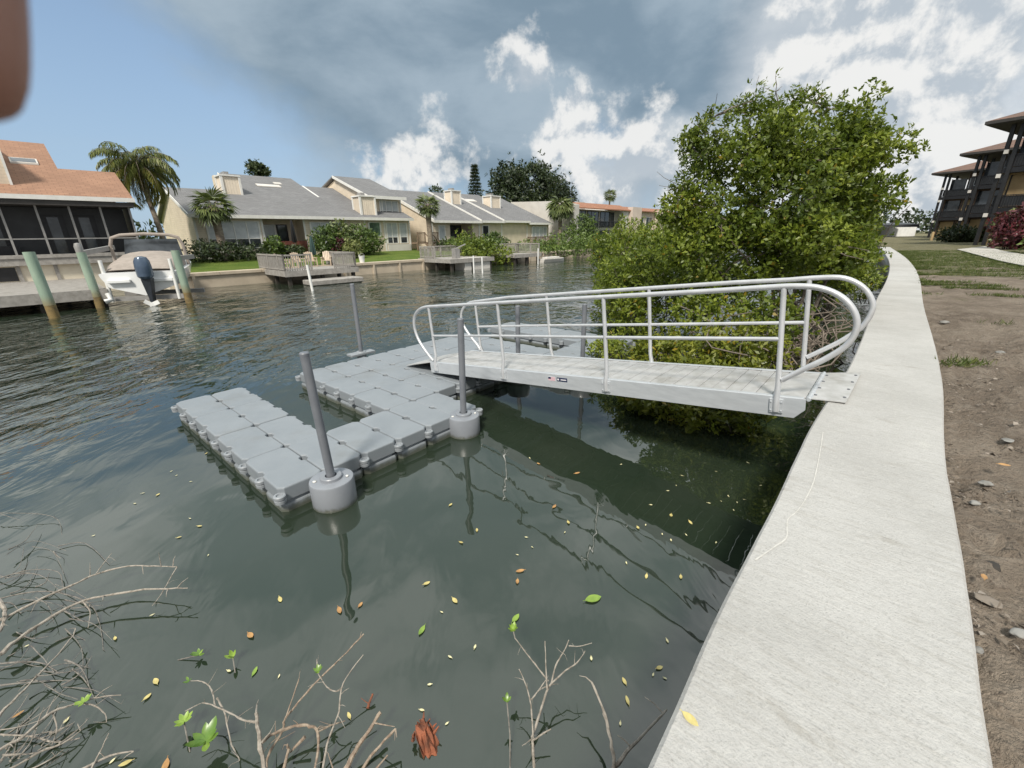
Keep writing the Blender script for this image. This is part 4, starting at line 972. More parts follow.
# --- waterside decks further along
def pierdeck(name, label, s0, s1, w0, w1, z, mat='wood'):
    t = thing('pier', label, 'pier', tuple(swz(((s0+s1)/2,(w0+w1)/2,0))))
    mb = MB(swz); s = s0; k = 0
    while s < s1: mb.bx((s,w0,z-.05),(s+.14,w1,z-.002*(k % 3))); s += .148; k += 1
    mb.build('planks', M[mat], t)
    mb = MB(swz); mb.bx((s0-.05,w0-.05,z-.32),(s1+.12,w0-.003,z+.02)); mb.bx((s0-.05,w0,z-.3),(s0-.003,w1,z+.015)); mb.build('fascia_board', M[mat], t)
    mb = MB(swz)
    for s in (s0+.25,(s0+s1)/2,s1-.2):
        for w in (w0+.2,(w0+w1)/2): mb.bx((s-.1,w-.1,-1.5),(s+.1,w+.1,z-.055))
    mb.build('pier_leg', M['darkwood'], t); return t
t1 = pierdeck('p', 'grey railed pier with tan chairs in front of the first townhouse', 3.7, 8.4, -3.4, 1.2, .85)
railing(t1, [(3.75,1.0),(3.75,-3.3)], .85, .95, 'wood'); railing(t1, [(3.75,-3.3),(5.4,-3.3)], .85, .95, 'wood'); railing(t1, [(6.9,-3.3),(8.4,-3.3),(8.4,1.0)], .85, .95, 'wood')
fl = thing('float_platform', 'low grey floating platform tied beside the railed pier', 'platform', tuple(swz((6.3,-4.2,0))))
mb = MB(swz); mb.bx((4.6,-4.9,.02),(8.0,-3.5,.30)); mb.build('deck', M['wood'], fl, bevel=.03); mb = MB(swz); mb.bx((4.7,-4.8,-.25),(7.9,-3.6,.019)); mb.build('float', M['darkwood'], fl)
def whitepole(u, v, top, label, r=.06, lean=(0,0)):
    P = at(u, v, 0); mb = MB(); mb.tube([P+Vector((0,0,-1)), P+Vector((lean[0],lean[1],top))], r, 10)
    o = mb.build('mooring_pole', M['white'], smooth=True, loc=(P.x,P.y,-1)); tag(o, label, 'pole', 'white mooring poles')
whitepole(313.5,291,1.4,'white pole standing off the pier with the tan chairs',.07,(-.12,0))
whitepole(366,271,1.5,'short white pole leaning on the tan seawall beside the bucket',.06,(-.5,.1))
whitepole(474,273,1.3,'left of two white poles before the middle pier'); whitepole(482.5,273,1.2,'right of two white poles before the middle pier')
whitepole(538,264,1.5,'white pole in front of the third far pier')
t2 = pierdeck('p', 'grey pier with a boat hoist in front of the long townhouse row', 16.6, 21.5, -3.6, .8, .95)
railing(t2, [(16.7,.6),(16.7,-1.4)], .95, .95, 'wood'); railing(t2, [(17.2,.6),(21.4,.6)], .95, .95, 'wood')
mb = MB(swz); mb.bx((18.2,-3.5,.0),(21.3,-2.2,.949)); mb.build('side_boards', M['stucco'], t2)
mb = MB(swz); mb.bx((18.0,-2.6,.95),(18.5,-2.1,1.75)); mb.bar((18.2,-2.4,1.75),(18.9,-2.9,2.1),.1,.1); mb.build('hoist', M['greymetal'], t2)
t4 = pierdeck('p', 'small far pier beside the lime green shrub', 25.5, 29.5, -2.6, .6, .95)
railing(t4, [(25.6,.4),(29.4,.4),(29.4,-2.5)], .95, .95, 'wood')
t5 = thing('skiff', 'small pale skiff moored at the foot of the far hedge', 'boat', tuple(swz((31.5,-2.6,0))))
mb = MB(swz); mb.loft([[(s,-2.6-hw,.32),(s,-2.6-hw*.7,-.05),(s,-2.6+hw*.7,-.05),(s,-2.6+hw,.32)] for s, hw in ((29.6,.5),(31,.65),(32.6,.55),(33.6,.1))]); mb.build('hull', M['stucco'], t5, smooth=True)
mb = MB(swz); mb.bx((30.2,-2.95,.322),(32.4,-2.25,.50)); mb.build('seat', M['stucco'], t5, bevel=.03)

# chairs, umbrellas, bucket
def mkchair():
    t = thing('garden_chair', 'tan slatted garden chair at the left corner of the railed pier', 'chair', (0,0,0), 'tan chairs on the railed pier')
    mb = MB(); mb.bx((-.27,-.28,.36),(.27,.25,.40)); mb.build('seat', M['chair'], t)
    mb = MB()
    for k in range(5): x = -.22+.11*k; mb.bar((x,.22,.36),(x*1.1,.46,1.02-.03*abs(k-2)),.095,.025,(0,1,0))
    mb.build('backrest', M['chair'], t)
    for x in (-.3,.3):
        mb = MB(); mb.bar((x,-.3,0),(x,-.3,.58),.06,.06); mb.build('leg', M['chair'], t)
        mb = MB(); mb.bar((x,.32,0),(x,.26,.56),.06,.06); mb.build('leg', M['chair'], t)
        mb = MB(); mb.bx((x-.06,-.38,.58),(x+.06,.3,.61)); mb.build('armrest', M['chair'], t)
    return t
ch0 = mkchair(); hd = math.atan2(NV.y, NV.x) - math.pi/2
spots_c = [((4.5,-1.2),.9,'tan slatted garden chair at the left corner of the railed pier'),((5.9,-.2),.2,'tan garden chair facing the canal, second from the left on the railed pier'),((6.9,.2),-.1,'tan garden chair on the railed pier just below the folded green umbrella'),((8.0,.1),-.6,'tan garden chair at the right end of the railed pier')]
for k, ((s, w), a, lb) in enumerate(spots_c):
    p = swz((s, w, .85))
    if k == 0: ch0.location = p; ch0.rotation_euler.z = hd + a
    else: dup(ch0, p, hd + a, None, lb)
def umbrella(p, h, mat, label):
    t = thing('folded_umbrella', label, 'umbrella', tuple(p))
    mb = MB(); mb.tube([p, p+Vector((0,0,h))], .025, 8); mb.build('pole', M['greymetal'], t)
    mb = MB(); rr = [(.03,h),(.06,h-.1),(.12,h-.5),(.19,h*.42),(.13,h*.36)]
    mb.loft([[(p.x+(r*(1+.22*math.cos(5*a)))*math.cos(a), p.y+(r*(1+.22*math.cos(5*a)))*math.sin(a), p.z+z) for a in [2*math.pi*k/20 for k in range(20)]] for r, z in rr]); mb.build('canopy', M[mat], t, smooth=True)
umbrella(swz((7.5,1.0,.85)), 2.1, 'umbrella', 'folded dark green umbrella standing among the chairs on the pier')
umbrella(swz((9.6,9.3,1.35)), 2.95, 'black', 'tall folded black umbrella before the red porch rail')
P = at(374,272,.9); t = thing('bucket', 'white bucket standing on the edge of the tan far seawall', 'bucket', tuple(swz((10.9,.3,.9))))
q = swz((10.9,.3,.9)); mb = MB(); mb.lathe([(.17,0),(.22,.46),(.24,.47),(.24,.50),(.2,.5),(.16,.06),(.0,.05)], tuple(q), 16); mb.build('pail', M['white'], t, smooth=True)
mb = MB(); mb.tube([q+Vector((-.23,0,.45)), q+Vector((-.16,.1,.62)), q+Vector((0,.14,.68)), q+Vector((.16,.1,.62)), q+Vector((.23,0,.45))], .012, 6); mb.build('handle', M['greymetal'], t)
for u, w, lb in ((245,.9,'weathered grey wooden panel standing at the lawn edge by the boat'),):
    t = thing('fence_panel', lb, 'fence', tuple(swz((-1.0,2.4,.9))))
    mb = MB(swz)
    for k in range(7): mb.bx((-1.5+.13*k,2.2+.1*k,.85),(-1.38+.13*k,2.26+.1*k,2.5-.04*k))
    mb.build('boards', M['wood'], t)
    mb = MB(swz); mb.bx((-1.62,2.1,.85),(-1.5,2.22,2.65)); mb.bx((-.58,2.85,.85),(-.46,2.97,2.35)); mb.build('panel_post', M['darkwood'], t)

# ================================================================== VEGETATION
def plant(name, label, cat, base, group=None): return thing(name, label, cat, tuple(base), group)
# --- big mangrove beside the gangway
bt_ = plant('mangrove_tree', 'large leafy mangrove tree towering over the gangway beside the seawall', 'tree', (6.2,9.6,0))
LB = [((5.0,10.0,4.15),(1.25,1.2,.95)),((6.35,10.2,4.35),(1.3,1.2,1.0)),((4.4,9.8,3.2),(.85,1.0,.9)),((5.6,9.4,3.2),(1.4,1.2,1.1)),((6.9,10.0,3.35),(1.1,1.1,1.0)),
      ((6.1,9.2,2.55),(1.3,1.1,.8)),((7.65,10.5,4.4),(.75,.75,.7)),((7.85,10.6,3.6),(.7,.7,.7)),((7.1,10.1,2.3),(.8,1.0,.8)),((4.9,9.2,2.3),(1.2,1.1,.9)),((4.2,9.6,2.2),(.9,1.0,.9)),((5.7,10.2,4.9),(.9,.9,.55)),((7.2,10.4,4.2),(.7,.8,.8)),((4.4,10.0,4.4),(.6,.7,.7)),
      ((5.0,8.4,1.15),(1.0,.7,.55)),((3.9,8.6,1.1),(.9,.7,.7))]
for _k in range(34):
    l = random.choice(LB[:14]); d = Vector((random.gauss(0,1), random.gauss(-.4,.8), random.gauss(.25,.9))).normalized()
    q = (l[0][0]+d.x*l[1][0]*.95, l[0][1]+d.y*l[1][1]*.95, l[0][2]+d.z*l[1][2]*.95)
    if q[0] < 8.4 and q[2] > 1.9 and q[2] < 5.45: r_ = random.uniform(.28,.5); LB.append((q, (r_, r_, r_*.85)))
LB = [(c, (r[0]*.9, r[1]*.9, r[2]*.88)) if i < 16 else (c, r) for i, (c, r) in enumerate(LB)]
_, bp = crown('crown', LB, 12500, 7, .10, M['lf_mang'], bt_, .36, .36, 3.5, 1.3, .54, .44, .012, .45)
# thin see-through sprays poking out of the top and the sides
SP = [((3.95,9.9,4.3),(.4,.5,.5)),((3.7,9.9,3.7),(.35,.4,.5)),((3.6,9.9,3.1),(.25,.3,.4)),((4.2,10,5.0),(.3,.3,.3)),((4.75,10.1,5.15),(.4,.4,.3)),((6.1,10.2,5.4),(.45,.4,.35)),((6.8,10.3,5.2),(.4,.4,.4)),((7.5,10.5,5.0),(.4,.4,.45)),((8.0,10.8,4.6),(.4,.4,.5)),((8.2,10.9,4.0),(.35,.4,.5)),((5.4,10,5.45),(.35,.3,.3)),((8.2,11,3.4),(.35,.4,.4)),((7.7,10.5,3.2),(.4,.4,.5)),((7.6,10.4,2.5),(.3,.4,.4)),((7.9,10.8,4.3),(.5,.5,.6)),((8.0,10.9,3.5),(.45,.5,.6)),((7.9,10.9,2.8),(.4,.5,.5)),((7.5,10.6,4.7),(.5,.5,.5)),((3.9,9.9,4.8),(.3,.3,.3)),((5.0,10,5.3),(.4,.4,.3))]
crown('spray_leaves', SP, 1300, 6, .098, M['lf_mang'], bt_, .1, .1, 5, 2.2, .36, .34, .01, .5)
tw = MB(); P0 = Vector((6.2,9.7,.0))
for l in LB[:13]:
    c = Vector(l[0]); fork = P0 + Vector((random.uniform(-.6,.6), random.uniform(-.3,.3), random.uniform(.4,1.1)))
    limb(tw, P0+Vector((random.uniform(-.5,.5),random.uniform(-.3,.3),-.3)), fork, .06, .045, .1, 4)
    limb(tw, fork, c, .045, .02, .14, 6)
    for k in range(5):
        d = Vector((random.gauss(0,1),random.gauss(0,1),random.gauss(.3,1))).normalized(); limb(tw, c, c+Vector((d.x*l[1][0],d.y*l[1][1],d.z*l[1][2])), .018, .006, .12, 4, 5)
for l in SP:
    c = Vector(l[0]); b = min((Vector(q[0]) for q in LB), key=lambda q: (q-c).length); limb(tw, b, c, .02, .009, .1, 4, 5)
    for k in range(6):
        d = Vector((random.gauss(0,.6),random.gauss(0,.6),random.gauss(.2,.7))); limb(tw, c, c+d*l[1][2]*.75, .007, .003, .1, 3, 4)
tw.build('trunk', M['bark'], bt_, smooth=True)
tw = MB()
for k in range(110):       # arching prop roots and leaning stems near the water
    x = random.uniform(3.6,7.6); y = 7.3 + (x-3.5)*.45 + random.uniform(-.4,1.6); a = Vector((x,y,-.3)); b = a + Vector((random.uniform(-1.0,1.0), random.uniform(-.3,1.0), random.uniform(.6,1.9)))
    limb(tw, a, b, random.uniform(.010,.028), random.uniform(.006,.014), .5, 7, 5, .14)
tw.build('prop_roots', M['root'], bt_, smooth=True)
# --- lower mangroves
def bush(name, label, cat, base, lobes, n, per, L, mat, shell=.4, gap=0, k=3, seed=1., asp=.42, tone=.42, yellow=.012, stems=20, sm='bark', group=None, zmin=None, up=.4, r0=.02):
    t = plant(name, label, cat, base, group)
    crown('foliage', lobes, n, per, L, M[mat], t, shell, gap, k, seed, asp, tone, yellow, up, zmin)
    mb = MB(); b = Vector(base)
    for i in range(stems):
        l = random.choice(lobes); c = Vector(l[0]); d = Vector((random.gauss(0,.5)*l[1][0],random.gauss(0,.5)*l[1][1],random.gauss(0,.4)*l[1][2]))
        limb(mb, Vector((c.x*.6+b.x*.4+random.uniform(-.3,.3)*l[1][0], c.y*.6+b.y*.4, b.z-.25)), c+d, r0, r0*.3, .15, 5, 5)
    mb.build('stems', M[sm], t, smooth=True); return t
bush('mangrove_bush', 'broad low mangrove thicket left of the tall tree reaching out over the water', 'bush', (4.2,14,0),
     [((3.75,12.0,2.2),(.6,.6,.6)),((5.2,13.2,2.9),(.6,.7,.5)),((4.3,15.8,2.8),(.7,.8,.5)),((3.0,12.4,1.5),(.5,.6,.6)),((3.9,12.6,1.4),(1.3,1.5,1.1)),((4.5,14.5,1.7),(1.7,1.8,1.3)),((4.4,16.8,1.5),(1.2,1.8,1.5)),((5.3,12.4,1.9),(1.3,1.3,1.3)),((3.3,13.2,.7),(.8,1.2,.7)),((5.6,15.5,2.2),(1.5,1.5,1.2)),((6.6,13,2.0),(1.5,1.3,1.4)),((3.6,17.4,2.3),(.6,.8,.5)),((3.4,11.6,.7),(.8,.9,.65))],
     5600, 7, .13, 'lf_mang', .4, .16, 2.9, 4.1, .42, .46, .01, 60)
bush('mangrove_bush', 'low leafy mangrove shoots hanging over the water behind and under the gangway', 'bush', (3.2,6.7,0),
     [((2.7,6.0,.22),(.5,.4,.28)),((3.3,5.75,.28),(.5,.4,.32)),((2.2,6.5,.2),(.45,.4,.25)),((2.35,6.95,.30),(.55,.55,.32)),((3.1,6.75,.42),(.75,.6,.38)),((3.9,6.7,.40),(.6,.55,.36)),((2.0,7.6,.25),(.4,.35,.25)),((2.9,7.7,.6),(.8,.6,.5)),((4.2,7.6,.7),(.9,.6,.6))],
     2100, 7, .11, 'lf_low', .3, -.02, 4.5, 6.3, .42, .48, .02, 40)
bush('mangrove_bush', 'thin yellowish mangrove shoots at the corner of the dock behind the rails', 'bush', (1.9,8.9,0),
     [((1.95,8.9,.42),(.34,.3,.28)),((2.3,9.4,.4),(.35,.35,.3))], 130, 6, .11, 'lf_lime', .2, -.2, 5, 3.1, .42, .55, .03, 9, r0=.01)
bush('mangrove_tree', 'slim mangrove against the seawall where the cap bends away', 'tree', (11.2,14.2,0),
     [((10.2,14.3,2.5),(1.1,1.2,1.2)),((9.5,13.2,1.9),(1.1,1.1,1.1)),((10.5,14.8,1.3),(.9,1.0,.8)),((10.1,14.2,3.5),(.8,.8,.7))], 1900, 7, .16, 'lf_mang', .4, .0, 2.6, 2.7, .42, .44, .01, 14, r0=.035)
bush('mangrove_tree', 'darker mangrove farther along the seawall near the lawn end', 'tree', (17.4,21.6,0),
     [((15.9,21.6,2.6),(1.4,1.6,1.8)),((15.4,20.6,3.6),(1.3,1.3,1.2)),((16.6,22.5,1.9),(1.1,1.4,1.2)),((18.6,25.2,2.6),(1.3,1.6,1.5))], 1500, 7, .2, 'lf_mang', .4, .0, 2, 5.7, .42, .3, .008, 10, r0=.04)
bush('shrub', 'pale flowering shrub by the far end of the seawall cap', 'shrub', (14.0,16.3,.4),
     [((13.0,16.0,.9),(.6,.7,.6)),((14.5,17.9,.9),(.7,.8,.6))], 420, 6, .13, 'lf_lime', .4, -.1, 3, 3.7, .42, .6, .02, 8)

# --- far shrubs and hedges
def farbush(label, s, w, rs, rw, h, mat='lf_hedge', n=420, L=.26, name='shrub', cat='shrub', extra=(), tone=.42, base=None):
    z = lz(w) if base is None else base
    lo = []
    for (ds, dw, k) in ((0,0,1),)+tuple(extra):
        c = swz((s+ds, w+dw, z+h*.5*k)); lo.append(((c.x,c.y,c.z),((rs*abs(DV.x)+rw*abs(NV.x)), (rs*abs(DV.y)+rw*abs(NV.y)), h*.52*k)))
    p = swz((s,w,z)); return bush(name, label, cat, (p.x,p.y,z), lo, n, 5, L, mat, .55, -.1, 2, s*.7+1, .5, tone, .005, 6, 'darkbark', r0=.04)
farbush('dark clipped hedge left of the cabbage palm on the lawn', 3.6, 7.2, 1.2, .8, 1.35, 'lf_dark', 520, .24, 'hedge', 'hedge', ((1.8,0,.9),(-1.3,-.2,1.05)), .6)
farbush('round olive shrub right of the white framed window', 7.2, 7.6, .55, .55, 1.6, 'lf_hedge', 330, .24)
farbush('small dark shrub below the red porch rail', 8.6, 7.6, .7, .6, .95, 'lf_dark', 260, .22, tone=.7)
farbush('big rounded green hedge before the first house windows', 11.5, 6.9, 1.1, .9, 2.5, 'lf_hedge', 720, .25, 'hedge', 'hedge', ((.6,.3,.95),), .4)
farbush('grey green feathery shrub by the folded green umbrella', 12.6, 6.8, .8, .7, 2.9, 'lf_palm', 330, .3, tone=.6)
farbush('dark reddish shrub tucked beside the feathery shrub', 12.2, 6.0, .5, .5, 1.7, 'lf_red', 200, .22, tone=.3)
farbush('bright green rounded bush in front of the two storey house end', 14.6, 7.2, 1.35, 1.0, 2.5, 'lf_hedge', 760, .25, 'shrub', 'shrub', ((.9,.2,.85),), .55)
farbush('scraggly grey shrub at the right end of the railed pier', 12.4, 4.4, .6, .5, 1.5, 'lf_palm', 160, .26, tone=.75)
farbush('low clipped hedge along the long townhouse deck', 28.5, 7.2, 2.6, .7, 1.35, 'lf_hedge', 800, .27, 'hedge', 'hedge', ((3.4,0,1),(-2.2,0,.9)), .5)
farbush('small round topiary shrub before the dark sliding door', 33.0, 7.6, .55, .5, 1.9, 'lf_hedge', 220, .24, tone=.35)
farbush('lime green mangrove shrub growing over the seawall between two piers', 22.8, -.6, 1.1, 1.1, 2.4, 'lf_lime', 700, .28, 'shrub', 'shrub', ((1.2,.2,.9),(-.9,.9,1.25),(2.2,-.4,.7)), .42, .0)
farbush('long green hedge over the seawall before the pale stucco building', 37.5, .4, 3.2, .9, 2.6, 'lf_hedge', 1100, .32, 'hedge', 'hedge', ((4.2,0,1),(8.4,.2,1.05),(-3.6,1.6,.8)), .6, .1)
farbush('yellow green hedge continuing to the mangrove thicket', 51, 0, 3.5, 1.1, 2.6, 'lf_lime', 900, .36, 'hedge', 'hedge', ((5,0,1.1),(10,.3,1.2)), .3, .1)
farbush('vine covered shrub in front of the tiled stucco building', 48.5, 5, 2.0, 1.2, 4.2, 'lf_hedge', 520, .34, tone=.6)

# --- palms
def fan_palm(label, base, h, R, nf=36, mat='lf_palm', tr=.16, lean=(0,0), droop=.5):
    t = plant('cabbage_palm', label, 'palm tree', base); b = Vector(base); top = b + Vector((lean[0],lean[1],h))
    mb = MB(); mb.tube([b-Vector((0,0,.3)), b.lerp(top,.3)+Vector((.03,0,0)), b.lerp(top,.7), top], [tr*1.15,tr,tr*1.05,tr*1.2], 10); mb.build('trunk', M['palmtrunk'], t, smooth=True)
    P, A, Nn, L, T = [], [], [], [], []
    for i in range(nf):
        el = math.asin(max(-.75, min(.98, -.7 + 1.65*(i+.5)/nf))); az = i*2.39996 + random.uniform(-.2,.2)
        d = Vector((math.cos(az)*math.cos(el), math.sin(az)*math.cos(el), math.sin(el))); rr = R*random.uniform(.85,1.1)
        hub = top + d*rr*.45 - Vector((0,0,.06*R)); side = d.cross(Vector((0,0,1))).normalized(); upn = side.cross(d)
        for j in range(13):
            a = (j-6)/6*1.25; dd = (d*math.cos(a) + side*math.sin(a)).normalized(); dd = (dd - Vector((0,0,droop*(.35+.3*random.random())))).normalized()
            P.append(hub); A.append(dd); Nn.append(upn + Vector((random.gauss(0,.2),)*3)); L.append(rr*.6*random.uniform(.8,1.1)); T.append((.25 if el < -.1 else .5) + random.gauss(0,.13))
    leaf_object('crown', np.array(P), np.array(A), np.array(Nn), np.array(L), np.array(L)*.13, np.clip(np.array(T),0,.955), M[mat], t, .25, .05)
    mb = MB()
    for i in range(nf):
        if i % 2: continue
        el = math.asin(max(-.75, min(.98, -.7 + 1.65*(i+.5)/nf))); az = i*2.39996
        d = Vector((math.cos(az)*math.cos(el), math.sin(az)*math.cos(el), math.sin(el))); mb.tube([top, top+d*R*.47], [.03,.015], 4)
    mb.build('frond_stalks', M['palmtrunk'], t)
    return t
def feather_palm(label, base, h, R, nf=22, lean=(0,0), mat='lf_queen', tr=.15):
    t = plant('feather_palm', label, 'palm tree', base); b = Vector(base); top = b + Vector((lean[0],lean[1],h))
    mb = MB(); mb.tube([b-Vector((0,0,.3)), b.lerp(top,.5), top], [tr*1.2,tr,tr*.9], 10); mb.build('trunk', M['palmtrunk'], t, smooth=True)
    P, A, Nn, L, T = [], [], [], [], []; st = MB()
    for i in range(nf):
        az = i*2.39996 + random.uniform(-.15,.15); e0 = rad(82 - 125*(i/nf)); rr = R*random.uniform(.85,1.1); pts = []; p = top.copy(); el = e0
        for k in range(15):
            d = Vector((math.cos(az)*math.cos(el), math.sin(az)*math.cos(el), math.sin(el))); pts.append((p.copy(), d)); p = p + d*rr/14; el -= rad(6.5 + 3.5*k/14)
        st.tube([q for q, _ in pts], [.03*(1-k/16) for k in range(15)], 4)
        for k in range(2, 15):
            for sgn in (-1, 1):
                for _ in range(5):
                    q, d = pts[k]; side = Vector((-math.sin(az), math.cos(az), 0))*sgn
                    P.append(q + d*random.uniform(-.5,.5)*rr/14); A.append(side*.75 + d*.5 + Vector((0,0,-.55+random.gauss(0,.25)))); Nn.append(Vector((0,0,1))+side*.3); L.append(rr*.26*(1-.5*abs(k-7)/8)); T.append((.7 if i > nf*.55 else .4)+random.gauss(0,.15))
    leaf_object('crown', np.array(P), np.array(A), np.array(Nn), np.array(L), np.array(L)*.11, np.clip(np.array(T),0,.975), M[mat], t, .3, .05)
    st.build('frond_stalks', M['palmtrunk'], t)
    return t
def B3(s, w, z=None): p = swz((s, w, lz(w) if z is None else z)); return (p.x, p.y, p.z)
fan_palm('stout cabbage palm before the white framed windows of the first house', B3(3.5,7.6), 3.85, 1.65, 40, tr=.27)
fan_palm('tall cabbage palm on the lawn between the two townhouses', B3(23.0,7.4), 4.6, 1.55, 36, tr=.27)
fan_palm('shaggy cabbage palm at the corner of the pale stucco building', B3(47.8,8.5), 5.3, 2.3, 60, droop=1.1, tr=.25)
fan_palm('small thin palm standing high against the sky behind the far roofs', B3(76,17), 8.6, 1.6, 30, tr=.14)
feather_palm('queen palm with arching fronds behind the porch house corner', B3(.2,7.6), 6.2, 2.7, 46, lean=(-1.0,.35))
# --- background trees
def tree(label, base, lobes, n, L, mat, trunk_h, r, name='broad_tree', tone=.4, gap=.0, shell=.5, k=1.0, seed=2.):
    t = plant(name, label, 'tree', base); b = Vector(base)
    lo = [((b.x+DV.x*ds+NV.x*dw, b.y+DV.y*ds+NV.y*dw, b.z+z),(a,a,c)) for ds, dw, z, a, c in lobes]
    crown('crown', lo, n, 6, L, M[mat], t, shell, gap, k, seed, .5, tone, .0)
    mb = MB(); mb.tube([b-Vector((0,0,.3)), b+Vector((.1,0,trunk_h*.5)), b+Vector((0,.1,trunk_h))], [r,r*.8,r*.6], 8)
    for l in lo: limb(mb, b+Vector((0,0,trunk_h*.8)), Vector(l[0]), r*.5, r*.15, .1, 4, 6)
    mb.build('trunk', M['darkbark'], t, smooth=True)
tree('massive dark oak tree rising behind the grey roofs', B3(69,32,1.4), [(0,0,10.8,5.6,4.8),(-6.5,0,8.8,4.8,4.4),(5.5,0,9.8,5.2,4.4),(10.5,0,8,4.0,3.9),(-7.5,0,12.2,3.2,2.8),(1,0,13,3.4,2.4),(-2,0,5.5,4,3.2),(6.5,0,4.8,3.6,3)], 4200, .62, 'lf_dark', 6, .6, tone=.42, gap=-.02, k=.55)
tree('small round treetop showing above the first house ridge', B3(15,31,1.4), [(0,0,9.5,.9,.8),(.8,0,9.3,.7,.6)], 260, .35, 'lf_dark', 9, .2, tone=.6)
t = plant('conifer', 'narrow dark Norfolk pine spire beside the big oak', 'tree', B3(51,30,1.4)); b = Vector(ROOT[t.name])
P, O = [], []
for k in range(15):
    z = 5.2 + k*.56; R_ = 1.75*(1-(k/15.5))+.12
    for j in range(9):
        az = j*.698 + k*.4
        for q in np.linspace(.2,1,6):
            P.append((b.x+math.cos(az)*R_*q, b.y+math.sin(az)*R_*q, b.z+z-.12*q)); O.append((math.cos(az),math.sin(az),.15))
P = np.repeat(np.array(P),5,0); O = np.repeat(np.array(O),5,0); P = P + rng.normal(size=P.shape)*.08
leaf_object('crown', P, O+rng.normal(size=O.shape)*.5, rng.normal(size=O.shape), .42, .1, .35+.15*rng.normal(size=len(P)), M['lf_dark'], t)
mb = MB(); mb.tube([b, b+Vector((0,0,13.3))], [.22,.03], 8); mb.build('trunk', M['darkbark'], t)
def treeline(name, label, pts, n, L, h):
    lo = []
    for x, y in pts: lo.append(((x+random.uniform(-4,4),y+random.uniform(-4,4),h*random.uniform(.3,.5)),(random.uniform(7,12),random.uniform(7,12),h*random.uniform(.4,.6))))
    o, _ = crown(name, lo, n, 5, L, M['lf_dark'], None, .6, -.3, .4, 2.3, .6, .45, 0); tag(o, label, 'trees', kind='stuff')
treeline('distant_wood', 'distant band of trees closing the view beyond the lawn on the right', [(60+k*9, 150-k*1.5) for k in range(14)]+[(40+k*6,160) for k in range(5)], 3000, 1.1, 9)
treeline('distant_wood', 'distant band of trees behind the houses across the canal', [tuple(swz((-60+12*k, 60, 0)))[:2] for k in range(18)], 3000, 1.1, 6.5)
tree('bare topped green tree behind the long townhouse roofs', B3(42,30,1.4), [(0,0,8.2,1.1,.9),(1.4,0,7.4,1.1,.9)], 130, .4, 'lf_dark', 8, .2, tone=.6, gap=.2)

# ================================================================== RIGHT BANK
def condo(C, label, L=16, n=3, dpt=13, dark=False):
    C = Vector((C[0],C[1],1.2)); e, d = Vector((.49,-.872,0)), Vector((.872,.49,0))
    def m(p): return C + e*p[0] + d*p[1] + Vector((0,0,p[2]))
    t = thing('condo_building', label, 'building', tuple(C)); fh = 3.25
    mb = MB(m); mb.bx((.35,.95,-.3),(L,dpt,fh*2+.9)); mb.bx((2.6,.95,fh*2+.9),(L,dpt,fh*3+.1)); mb.build('wall', M['brownpanel' if dark else 'tan'], t)
    for f in range(3):
        z0 = f*fh
        if f:
            mb = MB(m); mb.bx((-.05,-.05,z0-.42),(L,.948,z0)); mb.bx((-.05,.949,z0-.42),(.348,5,z0)); mb.build('balcony_slab', M['frame'], t)
            mb = MB(m)
            mb.bx((0,-.02,z0+.98),(L,.05,z0+1.05)); mb.bx((0,-.02,z0+.05),(L,.04,z0+.12)); mb.bx((-.02,.05,z0+.98),(.05,5,z0+1.05))
            for k in range(int(L/.16)): mb.bx((.08+k*.16,-.005,z0+.12),(.105+k*.16,.02,z0+.98))
            mb.build('balcony_rail', M['frame'], t)
        # tall panels and doors on the recessed wall
        for k, (a, b, mm) in enumerate(((.7,2.4,'tan' if f == 0 else 'glass' if dark or f == 2 else 'tan'),(2.8,4.4,'blind' if f == 2 else 'tan'),(4.6,6.1,'brownpanel'),(6.3,8.6,'glass'),(8.9,10.3,'brownpanel'),(10.6,13.2,'glass'),(13.4,15.6,'brownpanel'))):
            w = MB(m); w.bx((a,.88,z0+.12),(b,.945,z0+2.6)); q = w.build('wall_panel' if mm in ('tan','brownpanel','blind') else 'window', M[mm], t)
            w = MB(m); w.bx((a-.08,.85,z0+.12),(a-.002,.946,z0+2.68)); w.bx((b+.002,.85,z0+.12),(b+.08,.946,z0+2.68)); w.build('panel_frame', M['frame'], q)
        if f:
            mb = MB(m); mb.bx((.2,.06,z0+.13),(L,.09,z0+.96)); mb.build('balustrade_screen', M['screen'], t)
    mb = MB(m)
    for a in (0, 5.2, 10.4, 15.6):
        for o in (0, .55): mb.bx((a+o-.13,-.16,-.3),(a+o+.13,.12,fh*3+.12))
    mb.bx((-.13,4.7,-.3),(.13,5,fh*3+.12)); mb.build('column', M['black'], t)
    mb = MB(m)
    for z in (2.5,5.7,7.6): mb.bx((-.05,-.34,z),(.22,-.165,z+.32))
    mb.build('wall_lamp', M['stucco'], t)
    zt = fh*3+.121
    def rect(i, z): return [(-1.5+i,-1.5+i,z),(L+1.5-i,-1.5+i,z),(L+1.5-i,dpt+1.5-i,z),(-1.5+i,dpt+1.5-i,z)]
    mb = MB(m); mb.loft([rect(.15,zt), rect(0,zt+.1), rect(0,zt+.34)]); r = mb.build('roof_edge', M['soffit'], t)
    mb = MB(m); mb.loft([rect(.02,zt+.342), rect(4.5,zt+1.9), rect(6.8,zt+2.0)]); mb.build('roof', M['roofbrown'], t)
condo((43.2,41.3), 'nearest dark balconied condo building at the right edge behind the red bush')
condo((57.5,57.8), 'middle dark balconied condo building partly hidden by the nearest one', dark=True)
condo((72,77), 'farthest dark balconied condo building next to the white wall', dark=True)
t = thing('garage', 'low white building with an arched opening and dark flat awning past the lawn', 'building', (70,88,1.2))
